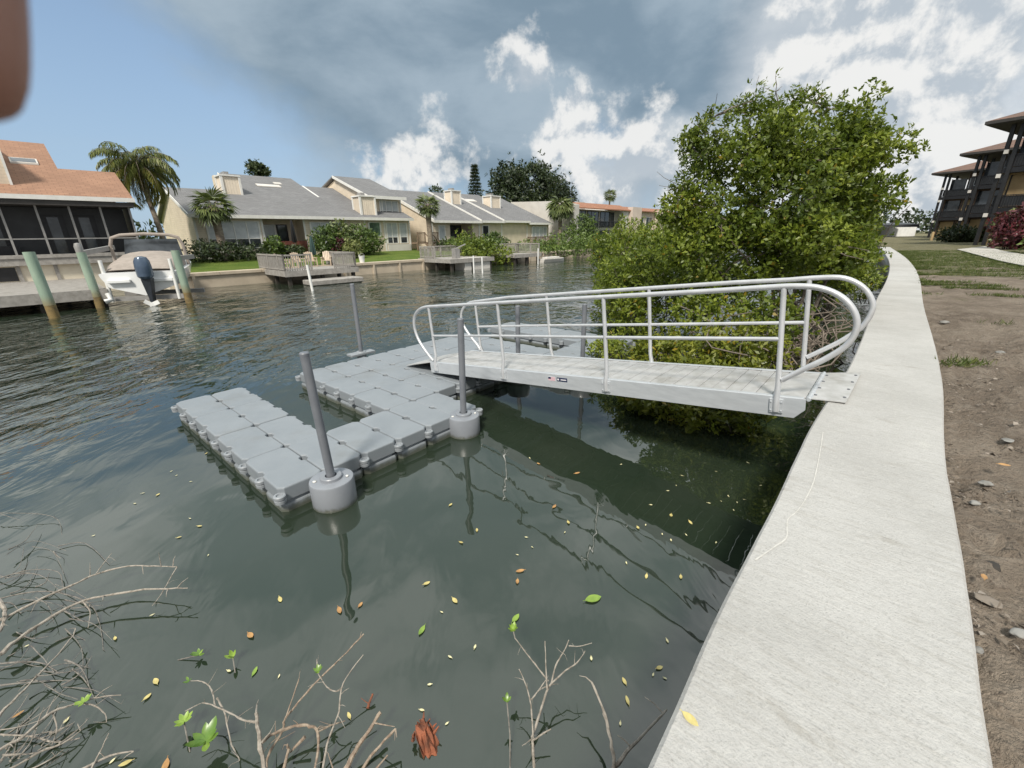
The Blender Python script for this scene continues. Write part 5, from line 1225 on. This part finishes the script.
mb = MB(); mb.bx((69,93,1),(84,106,3.6)); mb.build('wall', M['white'], t)
mb = MB(); mb.prism([(66,90,3.1),(78,86,3.1),(80,92,3.5),(67,97,3.5)], (0,0,.5)); mb.build('awning', M['canvasgrey'], t)
mb = MB(); mb.tube([(70.5,91.8,1.2),(70.5,91.8,5.4),(71.4,91.8,6.3),(72.8,91.8,6.6),(74.2,91.8,6.3),(75,91.8,5.4),(75,91.8,1.2)], .35, 8); mb.build('arch', M['white'], t)
for x, y, rx, h, mt_, lb, tn in ((37.4,33.2,1.25,3.0,'lf_red','burgundy leaved shrub in front of the nearest condo column',.45),(32.2,26.0,1.3,2.6,'lf_hedge','bright green leafy shrub at the right edge by the path',.6),(51.5,51.6,1.5,1.7,'lf_dark','round dark green shrub at the foot of the middle condo',.75),(54,51,1.4,1.5,'lf_red','low dark shrub between the middle and nearest condos',.2),(41.2,37.2,.8,2.7,'lf_palm','yellowish palm like plant behind the burgundy shrub',.7)):
    bush('shrub', lb, 'shrub', (x,y,1.2), [((x,y,1.2+h*.5),(rx,rx,h*.52)),((x+rx*.8,y-rx*.5,1.2+h*.42),(rx*.8,rx*.8,h*.42))], 620, 6, .34, mt_, .5, -.1, 2, x, .42, tn, .004, 8, 'darkbark', r0=.04)
pp = [at(957,249.5,1.29), at(985,246.5,1.29), at(1003,251,1.29), at(1040,257.5,1.29), at(1050,270,1.29), at(1022,265.5,1.29), at(1000,261,1.29)]
mb = MB(); mb.prism(pp, (0,0,.02)); tag(mb.build('footpath', M['path'], loc=tuple(pp[0])), kind='structure')
for k, (u, v, c) in enumerate(((948,241,'left'),(931,240.5,'far'))):
    P = at(u, v, 1.25); mb = MB(); mb.lathe([(.16,-.1),(.16,.95),(.12,1.1),(.0,1.12)], tuple(P), 10)
    tag(mb.build('bollard', M['tan'], smooth=True), 'tan wooden stump post standing in the grass %s' % ('by the round dark shrub' if k == 0 else 'left of the round dark shrub'), 'post')

# --- stones, leaves and rubbish on the mud
def stone(u, v, r, label, flat=.5, mat='stone', rz=0):
    P = at(u, v, CZ-.035); bm = bmesh.new(); bmesh.ops.create_icosphere(bm, subdivisions=3, radius=r)
    for q in bm.verts:
        n_ = mnoise.noise(q.co*(2.2/r*.5)+Vector((u,v,0))); q.co *= 1+.35*n_; q.co.z *= flat; q.co.x *= 1.35
        c_, s_ = math.cos(rz), math.sin(rz); q.co.x, q.co.y = q.co.x*c_-q.co.y*s_, q.co.x*s_+q.co.y*c_
    me = bpy.data.meshes.new('stone'); bm.to_mesh(me); bm.free(); me.materials.append(M[mat]); me.polygons.foreach_set('use_smooth',[True]*len(me.polygons))
    o = bpy.data.objects.new('stone', me); COL.objects.link(o); o.location = P; ROOT[o.name] = P; tag(o, label, 'stone')
stone(986,483,.028,'smooth light grey stone on the mud beside the cap'); stone(992,566,.032,'dark shard lying on the mud by the orange leaf',.4,'darkwood',.6)
stone(988,600,.034,'flat brown board like stone half buried in the mud',.2,'bark',-.9); stone(1019,633,.024,'pale pebble at the right edge of the mud',.5)
stone(975,503,.022,'small pale pebble below the smooth grey stone',.6); stone(978,650,.016,'tiny white pebble against the cap edge',.6); stone(1008,440,.035,'flat grey slab in the mud past the orange leaf',.12,'stone',.2)
stone(945,322,.06,'rough block of broken concrete against the far side of the cap',.4); stone(1000,352,.045,'broken chunk of pale concrete on the mud',.35)

def leafmesh(L, W, curl=.2):
    mb = MB(); k = 7; top = []; prof = [.0,.55,.9,1,.9,.6,.0]
    rows = []
    for i in range(k):
        t = i/(k-1); x = (t-.5)*L; z = curl*L*(t-.5)**2*1.5
        rows.append([(x,-prof[i]*W/2,z+.12*W*prof[i]),(x,0,z),(x,prof[i]*W/2,z+.12*W*prof[i])])
    mb.loft(rows, cap=False, closed=False); mb.tube([(-L*.62,0,curl*L*.4),(-L*.5,0,curl*L*.36)], .0018, 4); return mb
kinds = {'y': ('lf_float_y','small yellow leaf floating on the dark canal water'), 'p': ('lf_float_p','tiny pale leaf fleck floating on the dark canal water'),
         'o': ('lf_float_o','orange brown leaf floating on the still canal water'), 'g': ('lf_float_g','green leaf floating on the still canal water')}
proto = {}
px = []
def addz(lst, ox, oy, sc, kd):
    for x, y in lst: px.append((ox+x/sc, oy+y/sc, kd))
addz([(30,355),(60,462),(105,427),(365,405),(563,420),(587,558),(42,627),(685,560),(712,405),(657,385)],440,380,2.844,'y')
addz([(245,447),(262,475),(220,497),(355,433),(5,660),(530,520),(648,315),(672,300),(585,412),(600,355),(632,438),(700,440),(657,455),(785,462),(688,272),(800,345),(765,350),(790,350),(835,370),(845,348),(865,340),(875,235),(785,260),(912,300),(255,222),(515,240),(820,330),(858,352),(797,367)],440,380,2.844,'p')
addz([(228,543),(220,573),(325,360),(280,238),(390,265)],440,380,2.844,'o')
addz([(215,678)],440,380,2.844,'g')
addz([(85,75),(175,130),(132,168),(728,450),(718,388),(830,345)],400,560,3.2,'y'); addz([(160,310),(240,278),(95,398),(70,480),(150,523),(855,258),(810,367),(848,378),(612,315),(705,523),(895,55)],400,560,3.2,'p'); addz([(70,225)],400,560,3.2,'g')
addz([(513,107),(803,285),(330,397),(447,520),(422,565),(360,755),(572,75)],0,500,2.867,'y'); addz([(545,53),(268,102),(597,158),(435,330),(800,505),(656,490),(387,10),(77,418),(190,632),(322,748)],0,500,2.867,'p'); addz([(718,388),(52,615),(475,762)],0,500,2.867,'o'); addz([(730,492)],0,500,2.867,'g')
addz([(548,612),(565,625),(457,682),(610,645)],0,280,3.2,'p'); addz([(505,687),(660,555)],0,280,3.2,'y'); addz([(612,103),(683,85)],160,580,3.41,'o'); addz([(408,66),(910,12),(960,110),(895,445),(645,463)],160,580,3.41,'y')
done_ = []
for u, v, kd in px:
    if any(abs(u-a)+abs(v-b) < 9 for a, b in done_): continue
    done_.append((u, v))
    P = at(u, v, .006); dist = P.length
    if kd not in proto:
        L = {'y':.06,'p':.034,'o':.07,'g':.085}[kd]
        o = leafmesh(L, L*.42).build('floating_leaf', M[kinds[kd][0]], smooth=True, loc=(0,0,0)); proto[kd] = o
        tag(o, kinds[kd][1], 'leaf', {'y':'yellow leaves on the water','p':'pale leaf flecks on the water','o':'orange leaves on the water','g':'green leaves on the water'}[kd])
    else: o = proto[kd].copy(); COL.objects.link(o)
    o.location = P; o.rotation_euler = (random.gauss(0,.08), random.gauss(0,.08), random.uniform(0,6.28)); s_ = random.uniform(.75,1.2); o.scale = (s_, s_*random.uniform(.8,1.2), s_)
def oneleaf(u, v, z, L, mat, label, rz):
    o = leafmesh(L, L*.48, .12).build('fallen_leaf', M[mat], smooth=True, loc=(0,0,0)); o.location = at(u, v, z); o.rotation_euler = (.05,.03,rz); tag(o, label, 'leaf')
oneleaf(593,599,.006,.15,'lf_float_g','large yellow green leaf floating alone on the still water',.3)
oneleaf(690,719,CZ+.006,.062,'lf_float_y','yellow leaf lying on the seawall cap at the bottom edge',-.9)
oneleaf(1004,465,CZ+.02,.075,'lf_float_o','orange leaf lying on the mud near the grey stone',-.3)
oneleaf(984,577,CZ+.0,.05,'lf_float_o','small curled orange leaf on the mud by the dark shard',.8)

# ================================================================== TWIGS IN THE FOREGROUND WATER
def twigs(name, label, cat, lines, mat, extra=None, twiggy=.22):
    mb = MB(); first_ = None
    for pts, z0, z1, r0, r1 in lines:
        n = len(pts); P = [at(u, v, z0+(z1-z0)*i/max(1,n-1)) for i, (u, v) in enumerate(pts)]
        if n > 2: P = catmull(P, 4)
        k = len(P); P = [p + Vector((random.gauss(0,1),random.gauss(0,1),random.gauss(0,1)))*r0*.14 for p in P]
        mb.tube([tuple(p) for p in P], [(r0+(r1*.8-r0)*(i/(k-1))**.8)*.9*(1+.12*random.gauss(0,1)) for i in range(k)], 7)
        for q in range(int(k*twiggy)):
            i = random.randrange(1, k); d = Vector((random.gauss(0,1),random.gauss(0,1),random.gauss(.1,.5))).normalized()*random.uniform(.02,.11)*(r0/.008)**.5
            mb.tube([tuple(P[i]), tuple(P[i]+d*.5+Vector((0,0,.01))), tuple(P[i]+d+Vector((0,0,random.uniform(-.02,.03))))], [r0*.3, r0*.22, r0*.1], 5)
    o = mb.build(name, M[mat], smooth=True); return tag(o, label, cat)
twigs('dead_branch','long pale bare branch with forked tip reaching over the water at left','branch',[([(0,620),(6,617),(42,599),(79,582),(100,573),(129,566),(155,566),(177,567)],.12,.22,.014,.005),([(96,574),(104,563),(112,553)],.2,.26,.006,.003),([(177,567),(167,584),(160,596),(152,606)],.22,.05,.005,.003)],'deadtwig')
twigs('dead_branch','thick pale curved branch below the forked one at left','branch',[([(0,654),(17,640),(46,620),(83,601),(125,592),(160,589),(188,588)],.10,.16,.016,.006),([(83,601),(90,612),(88,628)],.14,.02,.007,.003)],'deadtwig')
twigs('dead_branch','pale hooked branch end at the left picture edge','branch',[([(-8,598),(2,603),(5,613),(2,626),(-6,640)],.2,.1,.018,.014)],'deadtwig')
twigs('dead_branch','straight grey branch slanting up through the twig tangle at left','branch',[([(-6,722),(5,709),(24,690),(43,670),(70,640),(76,628)],.05,.12,.011,.005)],'deadtwig')
twigs('dead_branch','grey branch with drooping forked end near the lower left corner','branch',[([(-10,760),(0,750),(24,736),(52,712),(78,703),(100,697),(121,695)],.12,.10,.013,.004),([(78,703),(95,706),(105,714),(107,722)],.1,.03,.006,.003),([(52,712),(57,728),(52,745)],.1,.02,.006,.003),([(0,735),(30,736),(55,742),(80,738)],.03,.03,.007,.004),([(0,775),(40,752),(65,742),(84,728)],.05,.04,.01,.004)],'deadtwig')
twigs('dead_branch','low grey branch lying on the water at the bottom left edge','branch',[([(78,772),(100,760),(119,753),(134,751)],.02,.03,.010,.004),([(92,768),(100,752),(109,733)],.02,.10,.007,.003)],'deadtwig')
rr_ = random.Random(3); tl = []
for k in range(40):
    u, v = rr_.uniform(-20,75), rr_.uniform(545,690); a = rr_.uniform(-.9,.7); L_ = rr_.uniform(18,60); b = rr_.uniform(-.5,.5)
    tl.append(([(u,v),(u+L_*.5*math.cos(a),v-L_*.5*math.sin(a)),(u+L_*math.cos(a+b),v-L_*math.sin(a+b))], rr_.uniform(-.01,.10), rr_.uniform(-.02,.09), rr_.uniform(.003,.0075), .002))
tl += [([(-5,600),(30,592),(60,593),(90,604),(100,625),(103,650)],.06,.0,.007,.003),([(0,578),(30,570),(58,572),(63,590)],.06,.03,.006,.003),([(-4,664),(25,662),(45,664),(60,674)],.03,.0,.008,.003),([(-4,686),(30,682),(70,680)],.02,.0,.008,.003),([(-5,513),(40,514),(58,520),(62,535)],.10,.0,.004,.002),([(-6,512),(20,520)],.1,.06,.005,.002)]
twigs('twig_tangle','dense tangle of thin grey twigs at the left edge of the water','twigs',tl,'wettwig')
tl = []
for k in range(22):
    u, v = rr_.uniform(-20,60), rr_.uniform(715,775); a = rr_.uniform(-.2,1.0); L_ = rr_.uniform(20,60)
    tl.append(([(u,v),(u+L_*.5*math.cos(a),v-L_*.5*math.sin(a)-3),(u+L_*math.cos(a+.2),v-L_*math.sin(a+.2))], rr_.uniform(0,.1), rr_.uniform(-.02,.06), rr_.uniform(.003,.008), .002))
twigs('twig_tangle','loose pile of brown grey twigs in the bottom left corner','twigs',tl,'deadtwig')
twigs('dead_branch','upright broken grey stub with a curling pale twig at bottom centre left','branch',[([(268,790),(264,767),(260,741),(256,713)],.05,.28,.017,.013),([(257,722),(243,720),(232,714),(215,706),(205,703),(199,704),(185,711)],.22,.2,.007,.003),([(215,706),(213,693),(208,685),(200,681),(190,681)],.2,.26,.006,.003),([(217,698),(224,711),(228,728),(232,745),(240,760)],.22,.1,.006,.004),([(262,742),(268,735),(271,731)],.2,.25,.007,.003)],'deadtwig')
twigs('dead_branch','long thin brown stick leaning far out over the water','branch',[([(266,775),(268,756),(283,730),(285,719),(299,702),(317,681),(340,659),(364,634)],.04,.34,.009,.006),([(285,719),(292,700),(299,679)],.2,.3,.006,.004)],'brownstick')
twigs('dead_branch','arched brown branch behind the broken stub','branch',[([(262,742),(275,733),(300,725),(312,727),(318,732),(318,750),(314,775)],.15,.05,.011,.010),([(318,732),(332,725),(345,721)],.16,.1,.007,.004),([(282,775),(288,752),(287,745)],.04,.12,.010,.008),([(305,737),(290,752)],.1,.05,.012,.008)],'brownstick')
twigs('dead_branch','tall pale forked twig right of the broken stub','branch',[([(322,775),(327,745),(333,728),(339,711),(341,690),(348,675),(363,655)],.04,.36,.008,.004),([(341,690),(334,691),(327,687),(322,680),(317,670),(317,659)],.24,.3,.0055,.003)],'deadtwig')
twigs('broken_stick','dark brown split stick end next to the pale twigs','branch',[([(335,790),(352,757),(366,735),(381,712)],.02,.17,.016,.013)],'brownstick')
twigs('broken_stick','light brown split stick right of the dark one','branch',[([(352,790),(365,765),(380,745),(396,728)],.02,.15,.011,.009),([(373,772),(388,755)],.02,.07,.006,.005)],'brownstick')
twigs('floating_bark','small reddish bark piece standing in the water above the split sticks','bark',[([(368,708),(370,702),(373,694)],.0,.06,.012,.008)],'rot')
twigs('sapling','slender forked grey sapling rising from the water with a leaf tuft','sapling',[([(534,780),(534,766),(533,738),(540,712),(547,691),(550,685)],-.05,.2,.010,.008),([(550,685),(566,670),(577,663),(585,651)],.2,.3,.0065,.004),([(551,684),(556,665),(563,653),(569,640)],.2,.33,.0065,.004),([(548,681),(535,664),(524,650),(515,638)],.2,.38,.0055,.004),([(547,690),(546,668),(545,641)],.2,.34,.006,.004),([(533,738),(531,705),(526,685),(519,669)],.1,.27,.006,.004),([(531,700),(539,690),(546,680)],.2,.24,.005,.004),([(533,740),(541,735),(551,729)],.08,.12,.006,.004),([(533,738),(528,742),(522,746)],.08,.12,.005,.003),([(569,646),(580,646),(592,643)],.3,.33,.004,.003)],'deadtwig')
twigs('v_branch','two grey branches joined in a V beside the seawall at the bottom','branch',[([(614,785),(614,768),(612,748),(605,715),(592,682)],.02,.25,.015,.008),([(615,766),(631,747),(648,730),(667,710)],.06,.4,.013,.007)],'deadtwig')
def sprig(label, u, v, z, L, n, mat='lf_new', up=.6, stem=None):
    L *= .72
    P = at(u, v, z); t = thing('leaf_sprig', label, 'plant', tuple(P)); a0 = random.uniform(0,6)
    for k in range(n):
        a = a0 + k*2.4; d = Vector((math.cos(a), math.sin(a), up*random.uniform(.5,1.5))).normalized(); LL = L*random.uniform(.75,1.1)
        q = leafmesh(LL, LL*.44, .25); Mr = d.to_track_quat('X','Z').to_matrix().to_4x4(); q.v = [tuple(P + (Mr @ Vector((x+LL*.55,y,z_)))) for x, y, z_ in q.v]; q.build('leaf', M[mat if k % 4 else ('lf_float_g' if k else mat)], t, smooth=True)
    if stem:
        s = MB(); Q = [at(*w) for w in stem]; s.tube([tuple(P)]+[tuple(x) for x in Q], .004, 6); s.build('stem', M['wettwig'], t, smooth=True)
sprig('bright green leaf cluster low in the bottom left centre', 206,742,.10,.15,8)
sprig('yellow green leaf pair standing out of the water', 233,658,.05,.10,4,'lf_float_g',1.2,[(236,678,-.02)])
sprig('small trailing green sprig left of the leaf pair', 199,655,.03,.075,6,'lf_new',.6,[(178,660,.0)])
sprig('tiny leaf tuft on top of the slender sapling', 513,630,.40,.07,9,'lf_float_g',1.0,[(515,638,.38)])
sprig('small green leaf on a stem left of the sapling', 507,702,.18,.065,4,'lf_new',.9,[(510,735,.08),(510,780,-.03)])
sprig('curled green leaves on the stick tip in the middle', 318,672,.30,.055,6,'lf_new',.8)
sprig('tiny green tip on the curling pale twig', 189,681,.26,.05,4,'lf_new',.6)
sprig('drooping yellow green leaves at the left of the leaf cluster', 184,722,.08,.085,7,'lf_float_g',.4,[(190,752,.0)])
sprig('yellowing leaf tuft on the forked branch lower left', 84,702,.11,.06,7,'lf_float_g',.4)
# rotten red stump
P = at(437,762,-.02); t = thing('rotten_stump', 'crumbling reddish brown stump breaking the water at the bottom edge', 'stump', tuple(P))
mb = MB(); rg = []
for k in range(6):
    z = -.1+.045*k; sh = Vector((-.02*k,.022*k,0)); rg.append([(P.x+sh.x+(.075-.008*k)*(1+.45*mnoise.noise(Vector((math.cos(a)*1.5,math.sin(a)*1.5,k*.6))))*math.cos(a), P.y+sh.y+(.075-.008*k)*(1+.45*mnoise.noise(Vector((math.cos(a)*1.5,math.sin(a)*1.5,k*.6+9))))*math.sin(a), P.z+z+.05*mnoise.noise(Vector((math.cos(a)*3,math.sin(a)*3,k))*1.3)) for a in [2*math.pi*j/18 for j in range(18)]])
mb.loft(rg); mb.build('stump', M['rot'], t)
mb = MB()
for k in range(14):
    a = random.uniform(0,6.28); q = P + Vector((math.cos(a)*.06-.09,math.sin(a)*.06+.09,.06)); mb.tube([q, q+Vector((random.gauss(0,.02),random.gauss(0,.02),random.uniform(.03,.075)))], [.012,.003], 5)
mb.build('splinters', M['rot'], t)

# ================================================================== THE PHOTOGRAPHER'S FINGER
def hand():
    def c(p): return CAM + RT*p[0] + UP*p[1] + FW*p[2]
    V, E, R_ = [], [], []
    def chain(start, pts):
        prev = start
        for p, r in pts:
            V.append(c(p)); R_.append(r); i = len(V)-1
            if prev is not None: E.append((prev, i))
            prev = i
        return prev
    root = chain(None, [((-.094,.172,.012), .019)])
    chain(root, [((-.104,.198,.0),.0205),((-.118,.225,-.015),.021),((-.15,.29,-.05),.027),((-.19,.37,-.10),.034)])
    k1 = chain(root, [((-.080,.142,.022),.0115)]); chain(k1, [((-.0755,.109,.036),.0096),((-.0712,.081,.046),.0090),((-.0686,.055,.0495),.0086),((-.0677,.0385,.050),.0082),((-.0675,.0322,.050),.0070)])
    k2 = chain(root, [((-.098,.142,.026),.0115)]); chain(k2, [((-.100,.112,.046),.0096),((-.101,.090,.058),.0088),((-.101,.070,.055),.008),((-.101,.060,.050),.0066)])
    k3 = chain(root, [((-.115,.147,.024),.0110)]); chain(k3, [((-.120,.120,.044),.0092),((-.122,.100,.054),.0084),((-.122,.083,.050),.0076),((-.122,.075,.045),.0062)])
    k4 = chain(root, [((-.129,.156,.018),.0100)]); chain(k4, [((-.137,.134,.034),.0080),((-.140,.120,.042),.0072),((-.141,.108,.038),.0064),((-.141,.102,.034),.0054)])
    t1 = chain(root, [((-.084,.170,-.006),.0125)]); chain(t1, [((-.074,.146,-.018),.0105),((-.070,.122,-.020),.0098),((-.069,.106,-.016),.008)])
    base = c((-.19,.37,-.10))
    me = bpy.data.meshes.new('person'); me.from_pydata([tuple(v-base) for v in V], E, []); o = bpy.data.objects.new('person', me); COL.objects.link(o); o.location = base; ROOT[o.name] = base
    me.materials.append(M['skin'])
    sk = o.modifiers.new('Skin', 'SKIN'); sk.use_smooth_shade = True
    for i, s in enumerate(me.skin_vertices[0].data): s.radius = (R_[i], R_[i]); s.use_root = (i == 0)
    ss = o.modifiers.new('Subsurf', 'SUBSURF'); ss.levels = 2; ss.render_levels = 2
    tag(o, 'blurred brown fingertip of the photographer in the upper left corner', 'person')
    mb = MB(); mb.tube([c((-.155,.30,-.055)), c((-.19,.37,-.10)), c((-.26,.50,-.18))], [.037,.043,.052], 20); mb.build('sleeve', M['sleeve'], o, smooth=True)
hand()

# ================================================================== loose repeats become parts of their own
def split_loose(o):
    me = o.data; n = len(me.vertices); par = list(range(n))
    def find(a):
        while par[a] != a: par[a] = par[par[a]]; a = par[a]
        return a
    for e in me.edges:
        a, b = find(e.vertices[0]), find(e.vertices[1])
        if a != b: par[a] = b
    comp = {}
    for p in me.polygons: comp.setdefault(find(p.vertices[0]), []).append(p)
    if len(comp) < 2 or len(comp) > 90: return
    co = [tuple(v.co) for v in me.vertices]; mats = list(me.materials); sm = me.polygons[0].use_smooth; metas = []
    for ps in comp.values():
        ids = sorted({i for p in ps for i in p.vertices}); mp = {i: k for k, i in enumerate(ids)}
        m2 = bpy.data.meshes.new(o.name.split('.')[0]); m2.from_pydata([co[i] for i in ids], [], [[mp[i] for i in p.vertices] for p in ps])
        for q in mats: m2.materials.append(q)
        m2.polygons.foreach_set('use_smooth', [sm]*len(m2.polygons)); metas.append(m2)
    o.data = metas[0]
    for m2 in metas[1:]:
        c = o.copy(); c.data = m2; COL.objects.link(c)
SPL = {'wall_rib','wall_post','corner_board','skylight','top_beam','swim_platform','guide_bolt','cross_member','cradle_beam','column','wall_lamp','dock_leg','pier_leg','panel_frame','panel_post','plate_bolt','guide_tube','chimney_trim','side_boards','splinters','flag_stripe','porch_floor','fascia_board','balcony_slab','screen'}
for o in list(COL.objects):
    if o.type == 'MESH' and o.parent is not None and o.name.split('.')[0] in SPL and not o.children: split_loose(o)
